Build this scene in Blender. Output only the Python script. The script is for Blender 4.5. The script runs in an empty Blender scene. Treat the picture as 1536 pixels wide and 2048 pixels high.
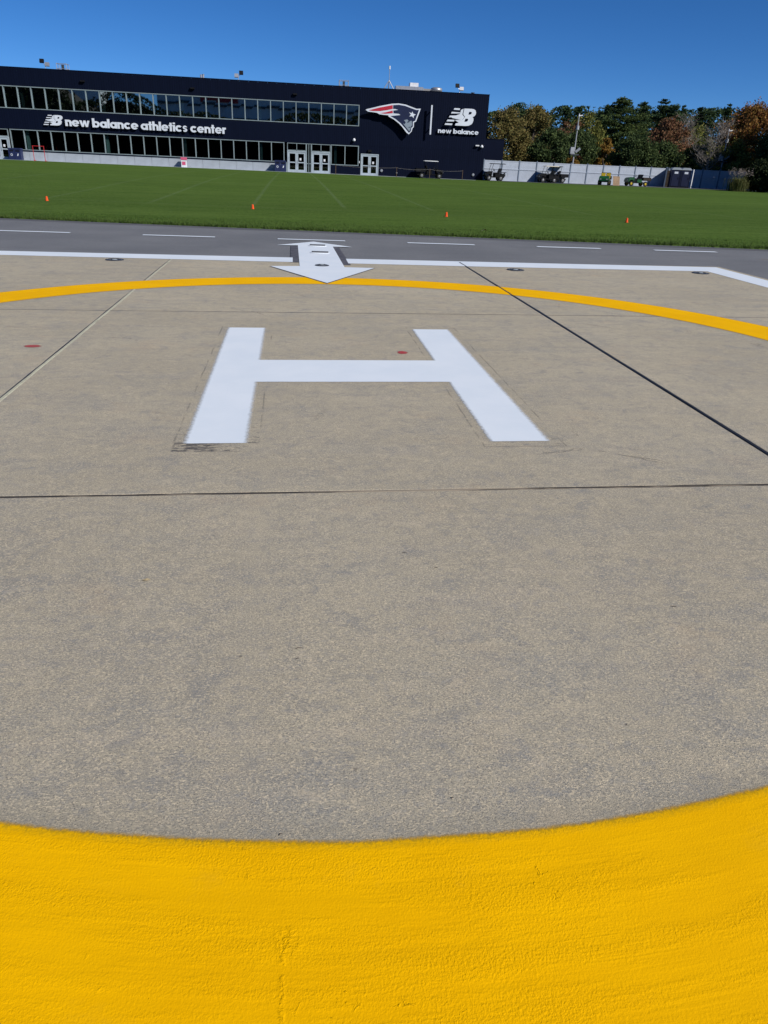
import bpy, bmesh, math, random
from mathutils import Matrix, Vector
random.seed(7)
R = math.radians
S = bpy.context.scene
COL = S.collection

# ------------------------------------------------------------------ camera
def norm(v): return Vector(v).normalized()
F, CX, CY = 1485.0, 768.0, 1024.0
HS, VPX, VPY = 0.0465, 586.0, 318.0
_k = (-HS*CX + CY - (-HS*VPX + VPY))/F
c_up = -norm((-HS, 1.0, _k))
c_y = Vector((VPX-CX, VPY-CY, F)); c_y -= c_up*c_y.dot(c_up); c_y.normalize()
c_x = c_y.cross(c_up)
def cam2world(v): v = Vector(v); return Vector((c_x.dot(v), c_y.dot(v), c_up.dot(v)))
cd = bpy.data.cameras.new('camera'); cam = bpy.data.objects.new('camera', cd); COL.objects.link(cam)
rx, uy, bz = cam2world((1,0,0)), cam2world((0,-1,0)), cam2world((0,0,-1))
m = Matrix((rx, uy, bz)).transposed().to_4x4(); m.translation = (0, 0, 1.55)
cam.matrix_world = m
cd.sensor_fit = 'VERTICAL'; cd.sensor_height = 24.0; cd.sensor_width = 18.0
cd.lens = F/2048*24.0; cd.clip_start = 0.05; cd.clip_end = 3000
S.camera = cam

# ------------------------------------------------------------------ sky, sun, exposure
SUN_EL, SUN_AZ = 37.0, 47.0           # azimuth from -Y (behind camera) towards +X
to_sun = Vector((math.sin(R(SUN_AZ))*math.cos(R(SUN_EL)), -math.cos(R(SUN_AZ))*math.cos(R(SUN_EL)), math.sin(R(SUN_EL))))
w = bpy.data.worlds.new('World'); S.world = w; w.use_nodes = True
nt = w.node_tree; nt.nodes.clear()
sky = nt.nodes.new('ShaderNodeTexSky'); sky.sky_type = 'NISHITA'; sky.sun_disc = False
sky.sun_elevation = R(SUN_EL); sky.sun_rotation = math.atan2(to_sun.x, to_sun.y)
sky.altitude = 50; sky.air_density = 0.5; sky.dust_density = 0.0; sky.ozone_density = 10.0
hs = nt.nodes.new('ShaderNodeHueSaturation'); hs.inputs['Saturation'].default_value = 1.1
bg = nt.nodes.new('ShaderNodeBackground'); bg.inputs['Strength'].default_value = 0.096
wo = nt.nodes.new('ShaderNodeOutputWorld')
nt.links.new(sky.outputs[0], hs.inputs['Color']); nt.links.new(hs.outputs[0], bg.inputs['Color']); nt.links.new(bg.outputs[0], wo.inputs['Surface'])
sl = bpy.data.lights.new('sun', 'SUN'); sl.energy = 4.9; sl.angle = R(0.53); sl.color = (1.0, 0.955, 0.89)
so = bpy.data.objects.new('sun', sl); COL.objects.link(so)
so.rotation_euler = to_sun.to_track_quat('Z', 'Y').to_euler(); so.location = to_sun*200
S.view_settings.view_transform = 'Standard'; S.view_settings.look = 'None'
S.view_settings.gamma = 1.0; S.view_settings.exposure = 0.0; S.view_settings.use_curve_mapping = False

# ------------------------------------------------------------------ node helpers
class V:
    """scalar/vector socket with arithmetic"""
    def __init__(s, t, sock): s.t = t; s.s = sock
    def _m(s, op, *a, clamp=False):
        n = s.t.nodes.new('ShaderNodeMath'); n.operation = op; n.use_clamp = clamp
        for i, v in enumerate((s,)+a):
            if isinstance(v, V): s.t.links.new(v.s, n.inputs[i])
            else: n.inputs[i].default_value = v
        return V(s.t, n.outputs[0])
    def __add__(s, o): return s._m('ADD', o)
    def __sub__(s, o): return s._m('SUBTRACT', o)
    def __mul__(s, o): return s._m('MULTIPLY', o)
    def __truediv__(s, o): return s._m('DIVIDE', o)
    def abs(s): return s._m('ABSOLUTE')
    def max(s, o): return s._m('MAXIMUM', o)
    def min(s, o): return s._m('MINIMUM', o)
    def sqrt(s): return s._m('SQRT')
    def gt(s, o): return s._m('GREATER_THAN', o)
    def inv(s): return (s*-1.0)+1.0
    def step(s, a, b, lo=0.0, hi=1.0):
        n = s.t.nodes.new('ShaderNodeMapRange'); n.interpolation_type = 'SMOOTHSTEP'
        s.t.links.new(s.s, n.inputs[0]); n.inputs[1].default_value = a; n.inputs[2].default_value = b
        n.inputs[3].default_value = lo; n.inputs[4].default_value = hi
        return V(s.t, n.outputs[0])

class Mat:
    def __init__(s, name, rough=0.7, spec=0.3, metal=0.0):
        s.m = bpy.data.materials.new(name); s.m.use_nodes = True; s.t = s.m.node_tree
        s.b = s.t.nodes['Principled BSDF']
        s.b.inputs['Roughness'].default_value = rough; s.b.inputs['Metallic'].default_value = metal
        s.b.inputs['Specular IOR Level'].default_value = spec
        s.out = s.t.nodes['Material Output']
    def n(s, k): return s.t.nodes.new(k)
    def pos(s):
        return s.n('ShaderNodeNewGeometry').outputs['Position']
    def obj(s): return s.n('ShaderNodeTexCoord').outputs['Object']
    def xyz(s, vec):
        n = s.n('ShaderNodeSeparateXYZ'); s.t.links.new(vec, n.inputs[0]); return [V(s.t, o) for o in n.outputs]
    def scale(s, vec, sc, loc=(0,0,0)):
        n = s.n('ShaderNodeMapping'); s.t.links.new(vec, n.inputs[0]); n.inputs['Scale'].default_value = sc; n.inputs['Location'].default_value = loc
        return n.outputs[0]
    def noise(s, vec, sc, det=3, rough=0.55, dist=0.0):
        n = s.n('ShaderNodeTexNoise'); s.t.links.new(vec, n.inputs['Vector']); n.inputs['Scale'].default_value = sc
        n.inputs['Detail'].default_value = det; n.inputs['Roughness'].default_value = rough; n.inputs['Distortion'].default_value = dist
        return V(s.t, n.outputs['Fac'])
    def vor(s, vec, sc, feat='F1', out='Distance'):
        n = s.n('ShaderNodeTexVoronoi'); n.feature = feat; s.t.links.new(vec, n.inputs['Vector']); n.inputs['Scale'].default_value = sc
        return V(s.t, n.outputs[out])
    def mix(s, f, a, b, mode='MIX'):
        n = s.n('ShaderNodeMix'); n.data_type = 'RGBA'; n.blend_type = mode
        for i, v in ((0, f), (6, a), (7, b)):
            if isinstance(v, V): s.t.links.new(v.s, n.inputs[i])
            elif isinstance(v, tuple): n.inputs[i].default_value = v+(1.0,)
            elif isinstance(v, (int, float)): n.inputs[i].default_value = v
            else: s.t.links.new(v, n.inputs[i])
        return n.outputs[2]
    def col(s, sock): s.t.links.new(sock, s.b.inputs['Base Color'])
    def bump(s, h, strength=0.5, dist=0.002):
        n = s.n('ShaderNodeBump'); n.inputs['Strength'].default_value = strength; n.inputs['Distance'].default_value = dist
        s.t.links.new(h.s, n.inputs['Height']); s.t.links.new(n.outputs[0], s.b.inputs['Normal'])
    def alpha(s, a):
        tr = s.n('ShaderNodeBsdfTransparent'); mx = s.n('ShaderNodeMixShader')
        s.t.links.new(a.s, mx.inputs[0]); s.t.links.new(tr.outputs[0], mx.inputs[1]); s.t.links.new(s.b.outputs[0], mx.inputs[2])
        s.t.links.new(mx.outputs[0], s.out.inputs['Surface'])

def simple(name, col, rough=0.6, spec=0.3, metal=0.0, var=0.12, sc=4.0, bump=0.0):
    M = Mat(name, rough, spec, metal); o = M.obj(); n = M.noise(o, sc, 4, 0.6)
    lo = tuple(c*(1-var) for c in col); hi = tuple(min(1, c*(1+var)) for c in col)
    M.col(M.mix(n.step(0.3, 0.7), lo, hi))
    if bump: M.bump(M.noise(o, sc*10, 3), 0.4, bump)
    return M.m

# ---- concrete
def concrete_mat(name='exposed_concrete', marks=True, tone=1.0):
    M = Mat(name, 0.9, 0.15); p = M.pos(); x, y, z = M.xyz(p)
    big = M.noise(p, 0.55, 4, 0.55).step(0.3, 0.7)
    tone = 1.12
    tan = M.mix(big, (0.350*tone, 0.310*tone, 0.232*tone), (0.405*tone, 0.360*tone, 0.270*tone))
    # coarse grey-blue cloudy patches
    pat = M.noise(p, 5.0, 8, 0.74, 0.5).step(0.53, 0.63)
    pat2 = M.noise(M.scale(p, (1.6, 3.2, 1), (3, 7, 0)), 1.1, 6, 0.65, 0.4).step(0.45, 0.7)
    c = M.mix(pat*0.55, tan, (0.226*tone, 0.224*tone, 0.214*tone))
    c = M.mix(pat2*0.5, c, (0.262*tone, 0.258*tone, 0.236*tone))
    warm = M.noise(M.scale(p, (1, 1, 1), (13, 2, 0)), 2.1, 5, 0.6).step(0.55, 0.75)
    c = M.mix(warm*0.36, c, (0.42*tone, 0.315*tone, 0.21*tone))
    stk = M.noise(M.scale(p, (0.55, 3.6, 1), (1, 6, 0)), 1.0, 6, 0.7, 0.3)
    c = M.mix(stk.step(0.50, 0.70)*0.45, c, (0.245*tone, 0.235*tone, 0.215*tone)); c = M.mix(stk.step(0.46, 0.32)*0.30, c, (0.47*tone, 0.40*tone, 0.31*tone))
    # aggregate flakes, pale and dark
    v1 = M.noise(M.scale(p, (.8, 1.15, 1)), 210, 2, 0.7).step(0.51, 0.60); v2 = M.noise(M.scale(p, (.75, 1.2, 1), (5, 9, 0)), 135, 3, 0.75).step(0.49, 0.60)
    v3 = M.noise(M.scale(p, (1, 1, 1), (1, 4, 0)), 330, 2, 0.7).step(0.42, 0.33)
    v4 = M.noise(M.scale(p, (1, 1.5, 1), (2, 5, 0)), 22, 5, 0.8).step(0.53, 0.62)
    ygain = y.step(9.0, 2.2, 0.45, 1.0)
    c = M.mix(v2*ygain*0.70, c, (0.66*tone, 0.555*tone, 0.385*tone))
    c = M.mix(v4*ygain*0.35, c, (0.24*tone, 0.245*tone, 0.25*tone))
    c = M.mix(v1*ygain*0.62, c, (0.15*tone, 0.15*tone, 0.145*tone))
    c = M.mix(v3*ygain*0.9, c, (0.075*tone, 0.07*tone, 0.06*tone))
    mot = M.noise(M.scale(p, (1, 1.3, 1), (7, 3, 0)), 11, 7, 0.78, 0.4)
    c = M.mix(mot.step(0.52, 0.64)*0.40, c, (0.205*tone, 0.203*tone, 0.195*tone)); c = M.mix(mot.step(0.46, 0.36)*0.30, c, (0.56*tone, 0.47*tone, 0.34*tone))
    oi = M.n('ShaderNodeObjectInfo'); sv = V(M.t, oi.outputs['Random'])
    c = M.mix(sv*0.10, c, (0.22, 0.21, 0.19))
    # rare dark pits and scratches
    spk = M.vor(p, 7.0).step(0.055, 0.03)
    c = M.mix(spk*0.55*M.noise(p, 1.7, 2).step(0.5, 0.6), c, (0.07, 0.06, 0.05))
    # hair cracks
    cr = M.vor(M.scale(p, (1, 1, 1), (2.3, 1.1, 0)), 0.8, 'DISTANCE_TO_EDGE')
    crm = (cr+ (M.noise(p, 6, 5, 0.7)-0.5)*0.10).abs().step(0.0055, 0.001)*M.noise(p, 0.8, 2).step(0.55, 0.68)
    c = M.mix(crm*0.7, c, (0.12, 0.11, 0.10))
    h = v2*0.6 + v1*-0.5 + v3*-0.8
    if marks:
        ns = M.noise(M.scale(p, (14, 46, 1)), 1.0, 4, 0.7); nl = M.noise(p, 2.6, 4, 0.7)
        tot = None
        for cx, cy, hx, hy in ((-0.47, 5.92, 0.25, 1.80), (1.40, 5.94, 0.255, 1.78)):
            dx = (x-cx).abs()-hx; dy = (y-cy).abs()-hy
            sd = dx.max(dy)+(M.noise(p, 5, 2)-0.5)*0.02
            line = sd.abs().step(0.008, 0.002)*nl.step(0.44, 0.56)
            low = y.step(4.75, 4.15)
            fill = sd.step(0.0, -0.006)*ns.step(0.57, 0.63)*(low*(1.0 if cx < 0 else 0.3)+(0.25 if cx < 0 else 0.12))
            a = (line*0.55).max(fill)
            if cx < 0:
                a = a.max(sd.step(0.0, -0.01)*y.step(4.30, 4.26)*x.step(-0.40, -0.52)*ns.step(0.44, 0.52))
            tot = a if tot is None else tot.max(a)
        c = M.mix(tot*0.8, c, (0.055, 0.055, 0.065))
        # grey overspray bloom beside the yellow ring
        r = ((x-0.38)*(x-0.38)+(y-5.97)*(y-5.97)).sqrt()
        bl = (r-4.66).abs().step(0.13, 0.0)
        c = M.mix(bl*0.35, c, (0.25, 0.225, 0.17))
    M.col(c); M.bump(h, 0.5, 0.0025)
    return M.m

def yellow_mat():
    M = Mat('yellow_traffic_paint', 0.8, 0.05); p = M.pos(); x, y, z = M.xyz(p)
    r = ((x-0.38)*(x-0.38)+(y-5.97)*(y-5.97)).sqrt()
    wob = (M.noise(p, 2.2, 3, 0.5)-0.5)*0.022 + (M.noise(p, 60, 3, 0.7)-0.5)*0.014
    sd = (r-4.967).abs()-0.322 + wob
    a = sd.step(0.010, -0.010)
    c = M.mix(M.noise(p, 2.2, 5, 0.6).step(0.3, 0.7), (0.83, 0.43, 0.0), (0.89, 0.475, 0.0))
    cmb = M.n('ShaderNodeCombineXYZ'); M.t.links.new(x.s, cmb.inputs[0]); M.t.links.new(r.s, cmb.inputs[1]); rp = cmb.outputs[0]
    stroke = M.noise(M.scale(rp, (0.7, 60, 1)), 1.0, 4, 0.6)
    band_ = M.noise(M.scale(rp, (0.5, 9, 1), (2, 1, 0)), 1.0, 3, 0.5)
    c = M.mix(stroke.step(0.35, 0.6)*0.12, c, (0.70, 0.36, 0.0)); c = M.mix(band_.step(0.45, 0.65)*0.22, c, (0.70, 0.37, 0.0))
    edge = sd.step(-0.035, 0.0)
    c = M.mix(edge*(M.noise(p, 120, 2, 0.7).step(0.4, 0.6)*0.4+0.3), c, (0.36, 0.24, 0.01))
    c = M.mix(M.noise(M.scale(p, (1, 1, 1), (6, 6, 0)), 3.5, 5, 0.7).step(0.58, 0.78)*0.25, c, (0.62, 0.36, 0.02))
    # relief: rolled stipple, crusts, brush lines
    g1 = M.noise(M.scale(p, (1.25, .8, 1)), 130, 3, 0.62, 0.3); g2 = M.noise(M.scale(p, (1, 1, 1), (4, 3, 0)), 190, 2, 0.6)
    msk = M.noise(M.scale(rp, (1.5, 9, 1)), 1.0, 4, 0.65).step(0.38, 0.66)
    crust = M.noise(p, 34, 4, 0.7, 0.6).step(0.60, 0.72)*M.noise(M.scale(p, (1, 1, 1), (8, 8, 0)), 4.0, 3).step(0.55, 0.66)
    dx = x+0.027; dy = y-1.078
    blob = (dx*dx*1.0+dy*dy*0.8).sqrt().step(0.042, 0.012)
    dx2 = x+0.038; run = dx2.abs().step(0.010, 0.002)*y.step(1.07, 1.04)*M.noise(p, 30, 2).step(0.42, 0.55)
    scab = (blob.max(run))*M.noise(p, 75, 3, 0.6, 0.5).step(0.40, 0.64)
    ln = M.noise(M.scale(rp, (0.8, 120, 1), (0, 2, 0)), 1.0, 2, 0.5)
    lnm = M.noise(M.scale(p, (1, 2, 1), (3, 1, 0)), 2.5, 3).step(0.48, 0.66)
    h = g1*(msk*0.55+0.25) + g2*(msk*0.5+0.3) + crust*0.7 + ln*lnm*0.45 + scab*0.6
    M.col(c); M.bump(h, 1.0, 0.0024); M.alpha(a)
    return M.m

def white_mat(name, mode=None):
    M = Mat(name, 0.6, 0.25); p = M.pos(); x, y, z = M.xyz(p)
    c = M.mix(M.noise(p, 1.8, 5, 0.6).step(0.3, 0.7), (0.67, 0.735, 0.80), (0.72, 0.775, 0.83))
    c = M.mix(M.noise(M.scale(p, (3, 40, 1)), 1.0, 4, 0.6).step(0.55, 0.75)*0.25, c, (0.64, 0.70, 0.76))
    M.bump(M.noise(p, 90, 3, 0.6), 0.5, 0.002)
    M.col(c)
    nz = (M.noise(p, 30, 3, 0.7)-0.5)*0.03
    if mode == 'H':
        A = None
        for cx, cy, hx, hy in ((-0.475, 5.945, 0.178, 1.69), (1.389, 5.935, 0.182, 1.69)):
            ax = ((x-cx).abs()-hx+nz).step(0.022, -0.020); ay = ((y-cy).abs()-hy+nz*0.2).step(0.004, -0.004)
            q = ax*ay; A = q if A is None else A.max(q)
        ay = ((y-5.96).abs()-0.345+nz*0.25).step(0.006, -0.006); ax = ((x-0.46).abs()-0.80).step(0.01, -0.01)
        M.alpha(A.max(ax*ay))
    elif mode == 'worn':
        M.alpha(M.noise(M.scale(p, (1, 3, 1)), 9, 5, 0.75).step(0.24, 0.29))
    return M.m

def asphalt_mat():
    M = Mat('weathered_asphalt', 0.88, 0.2); p = M.pos(); x, y, z = M.xyz(p)
    c = M.mix(M.noise(p, 0.5, 5, 0.6).step(0.3, 0.7), (0.135, 0.143, 0.157), (0.175, 0.182, 0.194))
    c = M.mix(M.noise(p, 70, 3, 0.75).step(0.45, 0.65)*0.55, c, (0.26, 0.255, 0.25))
    c = M.mix(M.noise(p, 110, 2, 0.7).step(0.52, 0.62)*0.5, c, (0.06, 0.06, 0.065))
    c = M.mix(M.noise(M.scale(p, (0.25, 2.2, 1)), 1.0, 5, 0.6).step(0.5, 0.7)*0.3, c, (0.12, 0.122, 0.13))
    # dark strip of fresh asphalt along the lawn
    e = (y+x*0.21-19.27); c = M.mix((e+(M.noise(p, 1.5, 3)-0.5)*0.15).step(-0.55, -0.42)*0.65, c, (0.07, 0.073, 0.08))
    # rusty stain
    dx = (x-9.75)*0.9; dy = (y-14.85)*1.6
    st = (dx*dx+dy*dy).sqrt()+(M.noise(p, 4, 4)-0.5)*0.6
    c = M.mix(st.step(0.42, 0.05)*0.55, c, (0.17, 0.105, 0.055))
    M.col(c); M.bump(M.noise(p, 90, 3, 0.7), 0.6, 0.004)
    return M.m

def grass_mat():
    M = Mat('mown_turf', 0.95, 0.02); p = M.pos(); x, y, z = M.xyz(p)
    c = M.mix(M.noise(M.scale(p, (1, 0.5, 1)), 14, 5, 0.75).step(0.34, 0.66), (0.048, 0.092, 0.015), (0.106, 0.176, 0.036))
    c = M.mix(M.noise(M.scale(p, (0.12, 0.9, 1)), 1.0, 5, 0.65).step(0.35, 0.7)*0.55, c, (0.112, 0.172, 0.040))
    c = M.mix(M.noise(M.scale(p, (0.02, 0.16, 1), (5, 1, 0)), 1.0, 3, 0.5).step(0.4, 0.65)*0.35, c, (0.06, 0.10, 0.022))
    c = M.mix(M.noise(p, 55, 2, 0.7).step(0.55, 0.7)*0.5, c, (0.02, 0.042, 0.008))
    c = M.mix(M.noise(M.scale(p, (0.5, 3.5, 1), (2, 9, 0)), 1.0, 6, 0.75).step(0.48, 0.66)*0.55, c, (0.040, 0.075, 0.014))
    # faint field lines
    nz = (M.noise(p, 6, 3)-0.5)*0.10
    L = None
    for lx in (-19.5, -14.0, -8.5, -4.9, -1.4, 1.8, 4.95, 10.9, 17.0):
        q = ((x-lx)+nz).abs().step(0.11, 0.03); L = q if L is None else L.max(q)
    L = L*y.step(27.0, 29.5)
    L = L.max(((y+x*0.205-26.95)+nz).abs().step(0.09, 0.03)).max(((y-46.0)+nz).abs().step(0.14, 0.04))
    c = M.mix(L*0.22*M.noise(p, 9, 3).step(0.3, 0.6), c, (0.21, 0.27, 0.17))
    M.col(c); M.bump(M.noise(M.scale(p, (1, 0.6, 1)), 26, 4, 0.8), 1.0, 0.03)
    return M.m

def leaf_mat(name, cols, rough=0.7):
    M = Mat(name, rough, 0.15); g = M.n('ShaderNodeNewGeometry')
    r = M.n('ShaderNodeValToRGB'); M.t.links.new(g.outputs['Random Per Island'], r.inputs[0])
    e = r.color_ramp.elements; e[0].color = cols[0]+(1,); e[1].color = cols[-1]+(1,)
    for i, cc in enumerate(cols[1:-1]):
        q = e.new((i+1)/(len(cols)-1)); q.color = cc+(1,)
    n = M.noise(M.obj(), 0.9, 3).step(0.35, 0.65)
    c = M.mix(n*0.5, r.outputs[0], tuple(v*0.55 for v in cols[0]))
    M.col(c)
    tr = M.n('ShaderNodeBsdfTranslucent'); M.t.links.new(c, tr.inputs['Color'])
    mx = M.n('ShaderNodeMixShader'); mx.inputs[0].default_value = 0.25
    M.t.links.new(M.b.outputs[0], mx.inputs[1]); M.t.links.new(tr.outputs[0], mx.inputs[2]); M.t.links.new(mx.outputs[0], M.out.inputs['Surface'])
    return M.m

def glass_mat(name, refl=0.16, tint=(0.30, 0.36, 0.36)):
    M = Mat(name, 0.02, 0.5); t = M.t
    gl = M.n('ShaderNodeBsdfGlossy'); gl.inputs['Roughness'].default_value = 0.015
    nz = M.noise(M.obj(), 0.35, 2); bp = M.n('ShaderNodeBump'); bp.inputs['Strength'].default_value = 0.05; bp.inputs['Distance'].default_value = 0.02
    t.links.new(nz.s, bp.inputs['Height']); t.links.new(bp.outputs[0], gl.inputs['Normal'])
    gl.inputs['Color'].default_value = (0.80, 0.93, 0.95, 1)
    tr = M.n('ShaderNodeBsdfTransparent'); tr.inputs['Color'].default_value = tint+(1,)
    lw = M.n('ShaderNodeFresnel'); lw.inputs['IOR'].default_value = 1.5
    f = (V(t, lw.outputs[0])*0.8+refl)._m('MINIMUM', 0.95)
    mx = M.n('ShaderNodeMixShader'); t.links.new(f.s, mx.inputs[0]); t.links.new(tr.outputs[0], mx.inputs[1]); t.links.new(gl.outputs[0], mx.inputs[2])
    t.links.new(mx.outputs[0], M.out.inputs['Surface'])
    return M.m

MT = dict(
    concrete=concrete_mat(), yellow=yellow_mat(), whiteH=white_mat('sprayed_white_paint', 'H'), white=white_mat('white_line_paint'),
    worn=white_mat('worn_white_paint', 'worn'), asphalt=asphalt_mat(), grass=grass_mat(),
    seal_black=simple('black_joint_sealant', (0.018, 0.018, 0.02), 0.5, 0.4, var=0.3, sc=9, bump=0.004),
    blackpaint=simple('black_blockout_paint', (0.085, 0.085, 0.10), 0.8, var=0.3, sc=8),
    navy=simple('navy_metal_siding', (0.0036, 0.0062, 0.0185), 0.6, 0.06, var=0.10, sc=0.6),
    navy_dark=simple('dark_wall_backing', (0.004, 0.005, 0.012), 0.8, 0.1),
    navy_plastic=simple('navy_bin_plastic', (0.018, 0.026, 0.085), 0.5, 0.3, sc=3),
    alu=simple('anodised_aluminium', (0.23, 0.285, 0.305), 0.5, 0.3, 0.1, sc=2),
    doorframe=simple('pale_grey_door_paint', (0.36, 0.42, 0.47), 0.5, 0.4, sc=2),
    basewall=simple('pale_grey_base_panel', (0.34, 0.375, 0.42), 0.75, sc=1.2, var=0.08),
    teal=simple('pale_teal_column_paint', (0.32, 0.48, 0.47), 0.6, sc=1),
    glass=glass_mat('tinted_window_glass', 0.02, (0.28, 0.34, 0.34)), glass_up=glass_mat('coated_upper_window_glass', 0.36, (0.16, 0.2, 0.2)),
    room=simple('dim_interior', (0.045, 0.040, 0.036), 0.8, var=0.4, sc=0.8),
    letter=simple('white_sign_face', (0.66, 0.70, 0.78), 0.5, sc=0.8, var=0.05),
    red=simple('red_emblem_face', (0.46, 0.022, 0.045), 0.5, sc=2, var=0.06), emblem=simple('navy_emblem_face', (0.011, 0.017, 0.055), 0.5, sc=2, var=0.06),
    silver=simple('silver_grey_emblem_face', (0.24, 0.29, 0.35), 0.5, sc=2, var=0.06),
    fence=simple('pale_vinyl_fence', (0.35, 0.39, 0.46), 0.6, sc=1.4, var=0.06), fence_post=simple('shaded_post_vinyl', (0.12, 0.155, 0.21), 0.6, sc=1.4, var=0.06),  # posts darker than panels: their shadow side is put into the colour
    galv=simple('galvanised_steel', (0.42, 0.43, 0.45), 0.42, 0.5, 0.6, sc=5), black=simple('black_plastic', (0.008, 0.008, 0.010), 0.55, 0.15, sc=6), rubber=simple('tyre_rubber', (0.016, 0.016, 0.016), 0.8, sc=8),
    cream=simple('cream_canopy', (0.62, 0.56, 0.44), 0.5, sc=3), whiteplastic=simple('white_plastic', (0.72, 0.73, 0.76), 0.45, sc=3), green=simple('green_vehicle_paint', (0.008, 0.072, 0.016), 0.4, 0.5, sc=3),
    ylw=simple('yellow_seat_vinyl', (0.50, 0.36, 0.02), 0.5, sc=3), rim=simple('grey_wheel_rim', (0.25, 0.25, 0.26), 0.4, 0.4, 0.4), ply=simple('plywood_sheet', (0.27, 0.18, 0.11), 0.75, sc=6, var=0.2),
    redpaint=simple('red_painted_steel', (0.52, 0.03, 0.035), 0.45, sc=4), pink=simple('pink_plastic', (0.62, 0.10, 0.20), 0.5, sc=4), orange=simple('orange_cone_plastic', (0.85, 0.095, 0.012), 0.5, sc=10, var=0.06),
    bluedark=simple('dark_blue_toilet_shell', (0.010, 0.014, 0.042), 0.5, sc=2), roofgrey=simple('grey_roof_membrane', (0.25, 0.25, 0.25), 0.9, sc=1), wood=simple('weathered_wood_post', (0.13, 0.085, 0.05), 0.85, sc=9, var=0.3),
    bark=simple('tree_bark', (0.085, 0.07, 0.058), 0.9, sc=6, var=0.35), palebark=simple('pale_bare_bark', (0.23, 0.205, 0.18), 0.9, sc=6, var=0.25), soil=simple('rough_ground', (0.075, 0.075, 0.035), 0.95, sc=0.3, var=0.35),
    brownfence=simple('dark_brown_boards', (0.03, 0.022, 0.016), 0.85, sc=4, var=0.3), lens=simple('light_lens_glass', (0.34, 0.38, 0.40), 0.2, 0.6, sc=12), iron=simple('dark_cast_metal', (0.075, 0.08, 0.09), 0.5, 0.5, 0.5, sc=20),
    rope=simple('pale_rope', (0.35, 0.33, 0.30), 0.8), stand=simple('pale_stadium_wall', (0.74, 0.76, 0.78), 0.7, sc=0.08, var=0.15), deadleaf=simple('dry_leaf', (0.48, 0.38, 0.22), 0.8, sc=30, var=0.3),
)
# sealant of alternating pale and dark pieces
def pale_seal():
    M = Mat('weathered_pale_sealant', 0.85, 0.2); p = M.pos()
    c = M.mix(M.noise(M.scale(p, (4, 1.3, 1)), 1.0, 4, 0.65).step(0.60, 0.68), (0.46, 0.45, 0.34), (0.05, 0.047, 0.045))
    c = M.mix(M.noise(p, 30, 3, 0.7).step(0.45, 0.65)*0.5, c, (0.30, 0.26, 0.20)); M.col(c); M.bump(M.noise(p, 60, 3), 0.6, 0.003); return M.m
def dark_seal():
    M = Mat('weathered_dark_sealant', 0.8, 0.2); p = M.pos()
    c = M.mix(M.noise(M.scale(p, (1.1, 30, 1)), 1.0, 4, 0.65).step(0.50, 0.56), (0.045, 0.04, 0.036), (0.27, 0.23, 0.175))
    M.col(c); M.bump(M.noise(p, 60, 3), 0.6, 0.003); return M.m
MT['seal_pale'] = pale_seal(); MT['seal_dark'] = dark_seal()

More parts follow.
